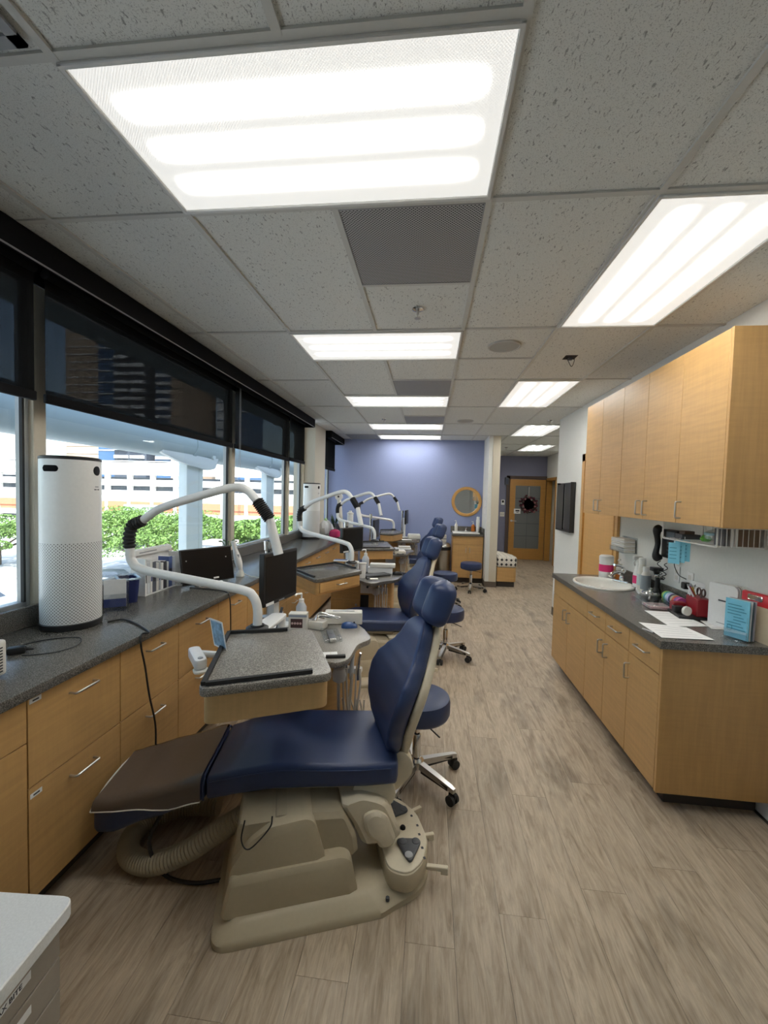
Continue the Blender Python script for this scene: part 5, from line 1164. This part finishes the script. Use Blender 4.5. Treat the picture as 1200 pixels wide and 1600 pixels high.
def mouse(label, loc, rz, mat):
    t = thing('computer_mouse', label, 'mouse', loc, rz); R = []
    for x, w, h in ((-.05, .016, .012), (-.045, .025, .024), (-.02, .031, .034), (.01, .030, .033), (.04, .027, .022), (.05, .018, .012)): R.append([(x, w*math.cos(a), max(0, h*math.sin(a)) if math.sin(a) > 0 else 0) for a in [PI*k/8 for k in range(9)]])
    fin('shell', loft(NB(), R), mat, t, 60); fin('wheel', cyl(NB(), (.03, -.003, .028), (.03, .003, .028), .006, 10), BLACK, t)
mouse('blue and black computer mouse on the near pedestal', (-.475, 2.555, PT), math.radians(14), P('mouse_blue', (.03, .08, .24), .3)); mouse('black computer mouse on the second pedestal', (-.31, 4.35, PT), .2, BLKG)
t = thing('clear_pouch', 'clear zip pouch holding a grey device on the near pedestal', 'pouch', (-.545, 2.36, PT), math.radians(-70)); fin('film', prism(NB(), roundpoly([(-.11, -.055), (.11, -.05), (.1, .055), (-.1, .05)], .01), 0, .022, .008, 2), ACRYL, t); fin('device', bx(NB(), -.08, .085, -.02, .02, .003, .018, .005, 2), P('device_grey', (.16, .17, .2), .3), t); fin('device_tip', bx(NB(), .075, .1, -.018, .018, .004, .02, .005, 2), OFFW, t)
t = thing('paper_slip', 'small white paper slip at the near pedestal edge', 'paper', (-.485, 2.10, PT), .3); fin('sheet', bx(NB(), -.04, .035, -.03, .03, 0, .0012), PAPER, t, 0); fin('crease', bx(NB(), -.002, .002, -.03, .03, .0012, .0016), OFFW, t, 0)
o = fin('rubber_strip', bx(NB(), -.05, .05, -.01, .01, 0, .014, .002, 1), RUBBER, None, 38, (-.45, 2.06, PT), .25); tag(o, 'short black rubber strip beside the white slip', 'strip')
t = bottle('sanitizer_bottle', 'translucent pump bottle behind the nearest bent arm', 'bottle', (-.80, 2.60, PT), [(.032, 0), (.034, .005), (.034, .10), (.02, .125), (.014, .135)], P('frosted_plastic', (.55, .58, .62), .3), [(.017, .13), (.017, .15), (0, .152)], WHITE, pump=.15)
t = thing('pen', 'black marker pen leaning beside the nearest bent arm', 'pen', (-.855, 2.28, PT)); fin('barrel', tube(NB(), [(0, .0, 0), (.02, .03, .13)], .007, 8), BLACK, t); fin('cap', tube(NB(), [(.02, .03, .13), (.027, .04, .17)], .008, 8), DGREY, t)
# card and camera arm on the nearest tray table
t = thing('photo_card', 'light blue photo card standing at the left rim of the nearest tray', 'card', (-.885, 1.71, TZ+.0005), math.radians(148)); Mk = Rx(math.radians(-10)); fin('card', bx(NB(), -.05, .05, -.001, .001, 0, .13, 0, 1, Mk), PAPER, t, 0); fin('picture', bx(NB(), -.042, .042, -.0016, -.001, .008, .122, 0, 1, Mk), P('sky_print', (.26, .42, .55), .6, noise=.4, nscale=40), t, 0); fin('picture_back', bx(NB(), -.042, .042, .001, .0016, .008, .122, 0, 1, Mk), P('sky_print', (.26, .42, .55), .6), t, 0)
t = thing('scanner_arm', 'white knuckle arm with a rounded handle clamped left of the nearest tray', 'arm', (-.92, 1.78, TZ-.06), 0); 
fin('link', bx(NB(), -.09, .012, -.030, -.006, -.005, .022, .006, 2), WHITE, t); Mk = Tr(-.075, -.06, .0) @ Rz(math.radians(-50)); fin('handle', prism(NB(), roundpoly([(-.105, -.026), (.085, -.026), (.085, .026), (-.105, .026)], .025, 6), -.02, .025, .008, 2, Mk), WHITE, t); fin('button', lathe(NB(), [(.011, .025), (.011, .028), (0, .029)], 16, M=Mk @ Tr(.06, 0, 0)), GREY, t); fin('pad', prism(NB(), roundpoly([(.04, -.03), (.10, -.03), (.10, .03), (.04, .03)], .02, 4), -.03, -.02, .002, 1, Mk), OFFW, t)
# second pedestal
t = thing('keyboard', 'dark keyboard on the second pedestal', 'keyboard', (-.52, 4.22, PT), math.radians(42)); fin('case', bx(NB(), -.15, .15, -.06, .06, 0, .016, .004, 1), BLACK, t)
for r_ in range(4):
    o = fin('key_row', bx(NB(), -.14, .14, -.05+.026*r_, -.029+.026*r_, .016, .021, .002, 1), DGREY, t)
t = thing('paper_stack', 'stack of white papers behind the keyboard', 'papers', (-.49, 4.42, PT), .05); fin('stack', bx(NB(), -.14, .12, -.05, .05, 0, .06, .002, 1), PAPER, t); fin('folder', bx(NB(), -.12, .15, -.06, .045, .06, .10, .006, 1), OFFW, t)
t = thing('index_cards', 'white index cards with a black clip before the keyboard', 'cards', (-.53, 4.06, PT), .2); fin('cards', bx(NB(), -.05, .05, -.03, .03, 0, .006), PAPER, t, 0); fin('clip', bx(NB(), -.06, -.03, -.035, .035, .006, .014, .002, 1), BLACK, t)
bottle('sanitizer_bottle', 'white squat bottle behind the second tray table', 'bottle', (-.665, 4.45, PT), [(.035, 0), (.037, .005), (.037, .14), (.025, .165), (.016, .175)], P('frosted_plastic', (.5, .5, .5)), [(.018, .17), (.018, .20), (0, .202)], WHITE, pump=.2)
t = thing('cup_holder', 'white cup holder at the aisle corner of the second tray table', 'cup holder', (-.64, 4.10, PT)); fin('cup', lathe(NB(), [(.03, 0), (.034, .14), (.03, .14), (.027, .01)], 20), WHITE, t); fin('saucer', lathe(NB(), [(.036, .141), (.04, .145), (.04, .15), (.0, .15)], 20), OFFW, t)
t = thing('instrument_tray', 'white instrument tray beside the second bent arm base', 'tray', (-.845, 4.14, .951)); fin('tray', bx(NB(), -.10, .045, -.03, .05, 0, .012, .004, 1), WHITE, t); fin('liner', bx(NB(), -.09, .035, -.02, .04, .012, .014), P('tray_blue', (.12, .18, .38), .5), t, 0)
# third and fourth
t = thing('desk_phone', 'white corded device on the third pedestal', 'device', (-.40, 5.93, PT), .2); fin('base', bx(NB(), -.08, .08, -.09, .09, 0, .05, .012, 2), OFFW, t); fin('handset', bx(NB(), -.075, -.02, -.1, .1, .05, .08, .012, 2), GREY, t); fin('coil', tube(NB(), [(.0+.05*math.cos(k*.5), -.11-.03*math.sin(k*.5), .01) for k in range(13)], .006, 6), DGREY, t)
t = thing('paper_stack', 'small white box on the third pedestal back edge', 'papers', (-.36, 6.42, PT), .1); fin('stack', bx(NB(), -.1, .1, -.06, .06, 0, .02, .002, 1), PAPER, t); fin('lid', bx(NB(), -.09, .09, -.05, .05, .02, .05, .004, 1), OFFW, t)
t = thing('tissue_carton', 'white rounded box on the farthest pedestal', 'box', (-.27, 7.97, PT), .1); fin('carton', bx(NB(), -.12, .12, -.08, .08, 0, .09, .02, 3), OFFW, t); fin('lid', bx(NB(), -.11, .11, -.07, .07, .09, .10, .004, 1), WHITE, t)
t = thing('magazine', 'dark magazines spread on the farthest pedestal', 'magazine', (-.33, 7.72, PT), .2); fin('cover', bx(NB(), -.12, .12, -.08, .08, 0, .012, .001, 1), P('magazine_cover', (.10, .06, .05), .4, noise=.5, nscale=30), t); fin('page', bx(NB(), -.16, .02, -.10, .05, .012, .016), PAPER, t, 0)

# ================================================================== RIGHT WORKTOP
RT = .9175
t = thing('oval_sink', 'white oval sink set into the right worktop', 'sink', (SKc[0], SKc[1], RT)); prof = [(1.12, 0), (1.13, .006), (1.11, .014), (1.05, .015), (.99, .008), (.965, -.01), (.9, -.08), (.75, -.13), (.45, -.15), (.12, -.153)]
bm = NB(); n = 48; R = [[(SKa*k*math.cos(2*PI*i/n), SKb*k*math.sin(2*PI*i/n), z) for i in range(n)] for k, z in prof]; loft(bm, R, False); bm.faces.new(bm.verts[-n:]); bm2 = bm
fin('bowl', bm2, CERAM, t, 50); fin('drain', lathe(NB(), [(.022, -.153), (.022, -.149), (.008, -.150), (0, -.1505)], 20), CHROME, t); fin('overflow', cyl(NB(), (-SKa*.93, -.03, -.05), (-SKa*.915, -.03, -.05), .010, 12), DGREY, t)
t = thing('faucet', 'chrome single-lever faucet at the wall side of the oval sink', 'faucet', (1.70, 3.84, RT+.012), math.radians(205)); fin('base', bx(NB(), -.03, .03, -.08, .08, -.008, .012, .008, 2), CHROME, t); fin('spout', tube(NB(), smoothpath([(0, 0, .01), (.005, 0, .06), (.05, 0, .085), (.11, 0, .075), (.14, 0, .05)], 6), [.026]*4+[.022]*8+[.016]*13, 14), CHROME, t, 60); fin('lever', tube(NB(), smoothpath([(-.0, 0, .07), (-.01, 0, .11), (.03, .0, .135), (.10, 0, .15)], 6), [.024, .024, .023, .022, .02, .018, .016, .014, .012, .011, .01, .01, .01, .01, .01, .01, .01, .01, .01], 12), CHROME, t, 60)
bottle('wipes_canister', 'white wipes canister with a magenta label behind the sink', 'canister', (1.655, 4.07, RT), [(.057, 0), (.06, .005), (.06, .155), (.058, .16)], WHITE, [(.062, .158), (.062, .20), (.05, .21), (0, .211)], WHITE, (.0605, .06, .125, PINK))
bottle('soap_dispenser', 'amber liquid soap bottle with pump beside the faucet', 'bottle', (1.735, 3.975, RT), [(.033, 0), (.035, .004), (.035, .08), (.034, .085)], AMBER, [(.035, .085), (.034, .11), (.018, .125), (.012, .14), (.02, .143), (.02, .15), (0, .151)], P('clear_pump', (.6, .58, .52), .2), pump=.15)
t = thing('soap_tray', 'white tray under the spray bottles beside the sink', 'tray', (1.69, 3.54, RT)); fin('tray', prism(NB(), roundpoly([(-.07, -.16), (.07, -.16), (.07, .15), (.045, .12), (-.02, .0)], .02), 0, .014, .004, 2), WHITE, t); fin('rim', prism(NB(), roundpoly([(-.055, -.145), (.055, -.145), (.055, .13), (.04, .1), (-.01, -.01)], .015), .014, .016), OFFW, t)
t = bottle('spray_bottle', 'white trigger spray bottle with a magenta label', 'bottle', (1.72, 3.61, RT+.017), [(.036, 0), (.038, .005), (.038, .10), (.03, .14), (.018, .19), (.015, .21)], WHITE, [(.018, .205), (.018, .225), (0, .226)], WHITE, (.0385, .03, .095, PINK)); fin('trigger_head', bx(NB(), -.055, .03, -.012, .012, .225, .255, .008, 2), WHITE, t); fin('trigger', tube(NB(), [(-.03, 0, .228), (-.045, 0, .20), (-.035, 0, .175)], .005, 6), WHITE, t)
bottle('pump_bottle', 'tall white bottle in the middle of the tray by the sink', 'bottle', (1.71, 3.53, RT+.017), [(.032, 0), (.034, .005), (.034, .13), (.026, .19), (.024, .2)], OFFW, [(.027, .2), (.027, .245), (.02, .25), (0, .251)], WHITE, (.0345, .03, .12, P('pale_label', (.55, .62, .62), .5)))
bottle('squeeze_bottle', 'grey labelled white bottle at the phone end of the tray', 'bottle', (1.70, 3.45, RT+.017), [(.032, 0), (.034, .005), (.034, .12), (.022, .15), (.02, .155)], OFFW, [(.022, .155), (.022, .19), (0, .192)], WHITE, (.0345, .015, .125, P('grey_label', (.26, .30, .33), .5)))
t = thing('steel_canister', 'round stainless steel canister under the wall phone', 'canister', (1.655, 3.28, RT)); fin('body', lathe(NB(), [(.06, 0), (.063, .004), (.063, .035), (.058, .04)], 28), STEEL, t); fin('lid', lathe(NB(), [(.06, .04), (.055, .05), (.02, .055), (.012, .06), (.014, .075), (0, .078)], 28), CHROME, t)
t = thing('black_sealer', 'upright black clamp device behind the steel canister', 'device', (1.725, 3.335, RT)); fin('base', lathe(NB(), [(.035, 0), (.03, .05), (.02, .07)], 16), BLACK, t); fin('stem', tube(NB(), [(0, 0, .06), (.005, 0, .14), (-.01, 0, .2)], [.02, .016, .022], 10), BLACK, t); fin('jaw', bx(NB(), -.045, .03, -.03, .03, .195, .225, .006, 2), BLACK, t); fin('chrome_band', lathe(NB(), [(.019, .15), (.021, .155), (.021, .17), (.019, .175)], 14), CHROME, t)
# wall phone
t = thing('wall_phone', 'black corded telephone mounted on the right wall', 'phone', (XR-.002, 3.225, 1.225)); fin('body', bx(NB(), -.06, 0, -.10, .09, 0, .21, .012, 2), BLACK, t)
fin('handset', tube(NB(), smoothpath([(-.07, .085, -.02), (-.095, .085, .02), (-.085, .085, .1), (-.095, .085, .19), (-.07, .085, .225)], 5), [.026, .03, .032, .031, .028, .024, .021, .02, .019, .019, .019, .02, .02, .021, .024, .028, .031, .032, .03, .028, .024], 12), BLACK, t, 60)
fin('display', bx(NB(), -.063, -.06, -.08, .02, .15, .195), P('lcd', (.16, .2, .24), .2), t, 0)
for r_ in range(4):
    for c_ in range(3): fin('key', bx(NB(), -.064, -.06, -.07+.03*c_, -.052+.03*c_, .025+.028*r_, .04+.028*r_, .002, 1), DGREY, t)
cp = [(-.07+.012*math.cos(k*1.1), .085-.0023*k+.012*math.sin(k*1.1), -.03-.13*math.sin(min(1, k/44)*PI)) for k in range(45)]; fin('coiled_cord', tube(NB(), smoothpath(cp, 3), .003, 6), BLACK, t)
fin('line_cord', tube(NB(), smoothpath([(-.04, -.05, .0), (-.035, -.055, -.05), (-.03, -.10, -.10), (-.022, -.17, -.115)], 6), .003, 6), BLACK, t)
def outlet(label, y, z, rz=0, plug=False):
    t = thing('outlet_plate', label, 'outlet', (XR-.0005, y, z), 0, 'white outlet plates on the right wall'); fin('plate', bx(NB(), -.006, 0, -.035, .035, 0, .115, .002, 1), WHITE, t)
    for k in range(2): fin('socket', bx(NB(), -.0075, -.006, -.016, .016, .02+.045*k, .05+.045*k, .001, 1), OFFW, t)
    if plug: fin('plug', bx(NB(), -.05, -.0075, -.022, .022, .0, .045, .005, 1), BLACK, t)
outlet('white outlet plate with a black plug below the phone', 3.045, 1.045, 0, True); outlet('white outlet plate behind the coiled phone cord', 3.20, 1.06)
# towel dispenser
t = thing('towel_holder', 'wall box of folded paper towels above the wipes canister', 'towel holder', (XR-.001, 3.93, 1.18)); fin('back_plate', bx(NB(), -.008, 0, -.14, .14, 0, .135), ACRYL, t, 0); fin('ledge', bx(NB(), -.115, -.008, -.14, .14, 0, .006), ACRYL, t, 0); fin('front_lip', bx(NB(), -.115, -.111, -.14, .14, .006, .05), ACRYL, t, 0)
t = thing('paper_towels', 'stack of folded white paper towels in the wall box', 'paper towels', (XR-.001, 3.93, 1.1875)); 
for k in range(7): fin('fold', bx(NB(), -.108, -.012, -.13, .13, .0005+.0165*k, .0155+.0165*k, .004, 1), PAPER if k % 2 else OFFW, t)
# wire shelf hanging under the wall cabinets
WR = P('white_wire', (.80, .80, .78), .4); Y0, Y1 = 2.40, 2.92; xs0, xs1, zs = 1.53, 1.775, 1.40
t = thing('wire_shelf', 'white wire rack hung beneath the near wall cabinets', 'rack', (1.65, 2.66, UZ0-.003))
ww = lambda pts, r: tube(NB(), fillet([(x-1.65, y-2.66, z-UZ0+.003) for x, y, z in pts], .015, 3), r, 8)
for x in (xs0, xs1): fin('frame_wire', ww([(x, Y0, UZ0-.004), (x, Y0, zs), (x, Y1, zs), (x, Y1, UZ0-.004)], .0045), WR, t)
for k in range(8): y = Y0+.02+(Y1-Y0-.04)*k/7; fin('cross_wire', ww([(xs1, y, UZ0-.01), (xs1, y, zs+.004), (xs0, y, zs+.004), (xs0, y, zs+.012)], .0022), WR, t)
for k in range(9): x = xs0+.02+(xs1-xs0-.03)*k/8; fin('end_wire', ww([(x, Y0, zs), (x, Y0, UZ0-.01)], .0018), WR, t)
fin('top_wire', ww([(xs0, Y0, UZ0-.008), (xs1, Y0, UZ0-.008)], .003), WR, t)
t = bottle('clear_bottle', 'clear bottle with a pale blue label lying in the wire rack', 'bottle', (1.63, 2.585, zs+.0065), [(.03, 0), (.045, .006), (.048, .04), (.044, .06), (.02, .075), (.0, .08)], ACRYL, None, None, (.046, .045, .058, P('label_blue', (.35, .6, .7), .5))); fin('green_leafs', lathe(NB(), [(.02, .004), (.03, .02), (.015, .04), (0, .045)], 10, (.0, .055, 0)), P('bright_green', (.12, .45, .05), .5), t)
for k, (c_, w_, lb) in enumerate((((.10, .10, .11), .02, 'dark booklet'), ((.78, .78, .78), .016, 'white booklet'), ((.8, .8, .79), .012, 'slim white pamphlet'), ((.20, .13, .09), .05, 'thick brown album'), ((.22, .15, .10), .05, 'second brown album'))):
    x = (1.585, 1.615, 1.635, 1.67, 1.725)[k]; t = thing('booklet', lb+' standing at the end of the wire rack', 'book', (x, 2.445, zs+.0065)); fin('cover', bx(NB(), -w_/2, w_/2, -.03, .05, 0, .092, .001, 1), P('rack_book_%d' % k, c_, .7), t); fin('pages', bx(NB(), -w_/2+.002, w_/2-.002, -.0295, .048, .092, .0925), PAPER, t, 0)
t = thing('small_parts_box', 'dark little boxes at the phone end of the wire rack', 'box', (1.62, 2.83, zs+.0065)); fin('box', bx(NB(), -.05, .06, -.05, .03, 0, .03, .003, 1), DGREY, t); fin('lid', bx(NB(), -.03, .03, -.04, .02, .03, .05, .003, 1), P('brown_box', (.16, .11, .08), .6), t)
for k in range(3):
    t = thing('reminder_slip', ['front', 'middle', 'rear'][k]+' cyan paper slip clipped to the wire rack', 'paper', (xs0-.012+.022*k, Y1-.16-.012*k, zs-.145+.01*k), math.radians(-35), 'cyan slips hanging from the wire rack'); fin('sheet', bx(NB(), -.03, .03, -.0008, .0008, 0, .13), CYANP, t, 0)
    for q in range(4): fin('print', bx(NB(), -.024, .012, -.0013, -.0008, .03+.022*q, .034+.022*q), P('cyan_ink', (.05, .25, .38), .7), t, 0)
    fin('hook', tube(NB(), [(0, 0, .13), (0, .004, .15)], .002, 6), WR, t)
# clear organiser box
t = thing('bead_box', 'clear plastic organiser box with pink compartments', 'box', (1.57, 3.06, RT), math.radians(-4)); fin('case', bx(NB(), -.085, .085, -.14, .15, 0, .03, .004, 1), ACRYL, t); fin('lid', bx(NB(), -.088, .088, -.143, .153, .03, .034, .001, 1), ACRYL, t)
for k in range(5): fin('compartment', bx(NB(), -.075, .06, -.13+.028*k, -.106+.028*k, .002, .018, .002, 1), P('blush_%d' % (k % 3), ((.66, .40, .40), (.70, .52, .48), (.64, .56, .54))[k % 3], .6), t)
# roll of colour swatches
t = thing('swatch_roll', 'clear tube holding rolls of rainbow coloured tape', 'tape rolls', (1.715, 3.08, RT+.042), math.radians(-6)); cols = [(.35, .55, .12), (.12, .5, .5), (.5, .7, .75), (.55, .55, .8), (.02, .03, .12), (.5, .48, .3), (.7, .12, .06), (.28, .10, .40), (.6, .1, .35)]
for k, c_ in enumerate(cols): fin('tape_roll', cyl(NB(), (0, .12-.026*k, 0), (0, .12-.026*k-.024, 0), .036, 24), P('tape_%d' % k, c_, .4), t)
fin('cradle', bx(NB(), -.04, .04, -.12, .125, -.042, -.0365, .001, 1), ACRYL, t)
# red desk organiser
t = thing('desk_organiser', 'crimson and black desk organiser crammed with pens', 'organiser', (1.665, 2.81, RT), math.radians(-8)); fin('tray', bx(NB(), -.10, .07, -.09, .09, 0, .02, .004, 1), BLACK, t); fin('rear_cup', bx(NB(), -.01, .07, -.09, .06, .02, .13, .006, 1), RED, t); fin('side_cup', bx(NB(), -.09, -.012, .03, .09, .02, .075, .006, 1), RED, t); fin('front_cup', bx(NB(), -.10, -.04, -.02, .028, .02, .06, .004, 1), BLACK, t)
t2 = thing('scissors', 'grey-handled scissors standing in the crimson organiser', 'scissors', (1.69, 2.765, RT+.1305), 0)
for k in (-1, 1): fin('handle', tube(NB(), [(.0, k*.022+.018*math.cos(a), .035+.022*math.sin(a)) for a in [2*PI*q/14 for q in range(15)]], .0045, 8), P('scissor_grip', (.10, .06, .05), .5), t2)
fin('blade', bx(NB(), -.002, .002, -.008, .008, 0, .02), STEEL, t2, 0)
random.seed(8)
for k, c_ in enumerate(((.7, .7, .7), (.5, .03, .04), (.6, .42, .08), (.75, .74, .72), (.06, .06, .3), (.5, .5, .5))):
    t2 = thing('pen', ['white pen', 'red pen', 'gold pen', 'cream marker', 'navy pen', 'grey pen'][k]+' sticking out of the crimson organiser', 'pen', (1.66+.012*(k % 3), 2.785+.013*k, RT+.1305), 0, 'pens in the crimson organiser'); dx, dy = random.uniform(-.03, .02), random.uniform(-.02, .03)
    fin('barrel', tube(NB(), [(0, 0, 0), (dx, dy, .06)], .0055, 8), P('pen_%d' % k, c_, .4), t2); fin('tip', tube(NB(), [(dx, dy, .06), (dx*1.2, dy*1.2, .073)], [.0055, .002], 8), GREY, t2)
t2 = thing('tape_dispenser', 'roll of tape and white eraser in the organiser front', 'tape', (1.60, 2.755, RT+.0205), .2); fin('roll', lathe(NB(), [(.012, 0), (.028, 0), (.028, .018), (.012, .018)], 20, M=Tr(0, 0, .028) @ Rx(PI/2)), OFFW, t2); fin('tape_core', lathe(NB(), [(.010, .002), (.0125, .002), (.0125, .016), (.010, .016)], 16, M=Tr(0, 0, .028) @ Rx(PI/2)), BLACK, t2)
# day calendar
t = thing('day_card', 'white day card reading 1 leaning against the wall', 'calendar', (1.738, 2.935, RT), math.radians(-74)); Mk = Rx(math.radians(-12)); fin('card', bx(NB(), -.055, .055, 0, .003, 0, .20, 0, 1, Mk), PAPER, t, 0)
text('numeral', '1', .075, INK, t, Mk @ Vector((.015, -.0012, .13)), (PI/2-math.radians(12), 0, 0)); fin('fold_line', bx(NB(), -.05, .05, -.001, 0, .168, .170, 0, 1, Mk), GREY, t, 0)
# folders
for k in range(3):
    t = thing('file_folder', ['front white folder with small dark print standing by the organiser', 'second white folder just behind the printed one', 'rear cream folder against the wall'][k], 'folder', (1.706+.013*k, 2.60+.004*k, RT), math.radians(-74), 'white folders standing on the right worktop')
    fin('cover', prism(NB(), roundpoly([(-.085, 0), (.085, 0), (.085, .25), (-.085, .25)], [.002, .002, .03, .012], 4), 0, .007, 0, 1, Matrix(((1,0,0,0),(0,0,-1,.007),(0,1,0,0),(0,0,0,1)))), (PAPER, PAPER, OFFW)[k], t)
    fin('edge_tab', bx(NB(), .02, .08, .001, .006, .25, .254), OFFW, t, 0)
    if k == 0:
        fin('print', bx(NB(), -.025, .07, -.0006, 0, .15, .158), INK, t, 0); fin('print', bx(NB(), .03, .05, -.0006, 0, .128, .138), INK, t, 0); fin('print', bx(NB(), -.03, .05, -.0006, 0, .02, .024), GREY, t, 0)
t = thing('leaflet_stand', 'clear stand at the right edge holding cyan leaflets', 'stand', (1.648, 2.385, RT), math.radians(-66)); fin('base', prism(NB(), roundpoly([(-.06, -.06), (.06, -.06), (.06, .07), (-.06, .07)], .05, 6), 0, .006, .002, 1), ACRYL, t); fin('front_lip', bx(NB(), -.058, .058, -.02, -.017, .006, .05), ACRYL, t, 0); fin('side_rod', tube(NB(), [(.055, -.02, .006), (.055, -.02, .13)], .002, 6), ACRYL, t); fin('back_plate', bx(NB(), -.058, .058, .04, .043, .006, .15), ACRYL, t, 0)
for k, c_ in enumerate((CYANP, PAPER, P('slate_leaflet', (.10, .16, .2), .6), P('lilac_leaflet', (.55, .5, .56), .7))):
    t = thing('leaflet', ['cyan printed leaflet facing out in the clear stand', 'white leaflet behind the cyan one', 'slate blue leaflet third in the clear stand', 'lilac leaflet at the back of the clear stand'][k], 'leaflet', (1.648+.010*k*math.sin(math.radians(66)), 2.385+.010*k*math.cos(math.radians(66)), RT+.0065), math.radians(-66))
    R = []
    for q in range(9):
        z = .205*q/8; b_ = -.012+.0012*k+.035*(q/8)**2*(1 if k else .2)*.2; R.append([(-.058, b_-.001, z), (.058+.002*k, b_-.001, z), (.058+.002*k, b_+.002, z), (-.058, b_+.002, z)])
    fin('sheet', loft(NB(), R), c_, t, 60)
    if k == 0:
        for q in range(9): fin('print', bx(NB(), -.045+.03*(q in (3, 4)), .045-.012*(q % 3), -.0148, -.0138, .045+.016*q, .049+.016*q), P('cyan_ink', (.05, .25, .38), .7), t, 0)
        fin('seal', tube(NB(), [(-.032+.012*math.cos(a), -.0142, .05+.016*math.sin(a)) for a in [2*PI*q/16 for q in range(17)]], .0012, 6), P('cyan_ink', (.05, .25, .38)), t)
t = thing('red_clipboard', 'bright red clipboard case behind the leaflets', 'clipboard', (1.738, 2.395, RT), math.radians(-84)); fin('case', bx(NB(), -.085, .10, -.010, .014, 0, .25, .010, 2), REDB, t); fin('clip', bx(NB(), -.04, .05, -.016, -.010, .21, .238, .004, 1), CHROME, t); fin('paper_edge', bx(NB(), -.08, .095, -.014, -.010, .0, .185), P('cream_paper', (.72, .6, .42), .8), t, 0)
# papers on the counter
def sheet(label, pts, z, lines=5):
    P4 = [atZ(x, y, RT) for x, y in pts]; c = sum(P4, Vector())/4; t = thing('document', label, 'paper', (c.x, c.y, RT+z), 0, 'printed papers on the right worktop'); L = [(p.x-c.x, p.y-c.y) for p in P4]
    fin('sheet', prism(NB(), L, 0, .0015), PAPER, t, 0)
    a, b, c_, d = [Vector((*p, 0)) for p in L]
    for k in range(lines):
        f = .15+.7*k/max(1, lines-1); p, q = a.lerp(d, f).lerp(b.lerp(c_, f), .1), a.lerp(d, f).lerp(b.lerp(c_, f), .85); n = (d-a).normalized()*.003
        fin('print', prism(NB(), [(p.x, p.y), (q.x, q.y), (q.x+n.x, q.y+n.y), (p.x+n.x, p.y+n.y)], .0015, .0018), P('pale_ink', (.45, .45, .47), .8), t, 0)
sheet('printed sheet farther from the counter edge', [(1007, 954), (1057, 957), (1107, 979), (1046, 979)], .0)
sheet('printed sheet overhanging near the counter corner', [(998, 973), (1072, 981), (1117, 1001), (1034, 997)], .002)
sheet('small white notes beside the folders', [(1092, 968), (1118, 970), (1150, 985), (1112, 983)], .0, 3)
t = thing('silver_pen', 'silver pen at the edge of the near sheet', 'pen', tuple(atZ(1011, 986, RT)), math.radians(-70)); fin('barrel', tube(NB(), [(-.03, 0, .005), (.04, 0, .005)], .004, 8), STEEL, t); fin('tip', tube(NB(), [(.04, 0, .005), (.052, 0, .004)], [.004, .001], 8), BLACK, t)

# ================================================================== WHITE CART IN THE NEAR LEFT CORNER
CW = P('cart_white', (.74, .75, .74), .5, noise=.05, nscale=200); CG = P('cart_greige', (.34, .30, .25), .6)
c0 = atZ(117, 1418, .70)
t = thing('drawer_cart', 'white-topped drawer cart in the near left corner', 'cart', (c0.x-.23, c0.y-.26, 0), math.radians(4))
fin('top', prism(NB(), roundpoly([(-.23, -.27), (.23, -.27), (.23, .27), (-.23, .27)], .03, 5), .665, .70, .003, 1), CW, t)
fin('body', bx(NB(), -.215, .20, -.255, .25, .08, .664, .003, 1), CG, t)
for k in range(4):
    d_ = fin('drawer', bx(NB(), .2005, .212, -.25, .245, .655-.14*(k+1)+.003 if k else .585, .655-.14*k if k else .655, .002, 1), CG, t) if False else fin('drawer', bx(NB(), .2005, .212, -.25, .245, .66-.075*(k+1)+.002, .66-.075*k-.002, .002, 1), CG, t)
    zc_ = .66-.075*k-.03
    fin('label_tape', bx(NB(), .212, .2126, .06, .17, zc_-.009, zc_+.009), PAPER, d_, 0)
    text('label_text', ('WAX BITE', 'CROWN', 'TRAYS', 'GAUZE')[k] if k == 0 else '- - - - -', .015, INK, d_, (.2128, .115, zc_), (PI/2, 0, PI/2))
    fin('pull', bx(NB(), .212, .225, -.10, -.05, zc_-.012, zc_+.004, .003, 1), BLACK, d_)
for x in (-.18, .17):
    for y in (-.21, .21): fin('caster', cyl(NB(), (x-.012, y, .04), (x+.012, y, .04), .04, 16), RUBBER, t)
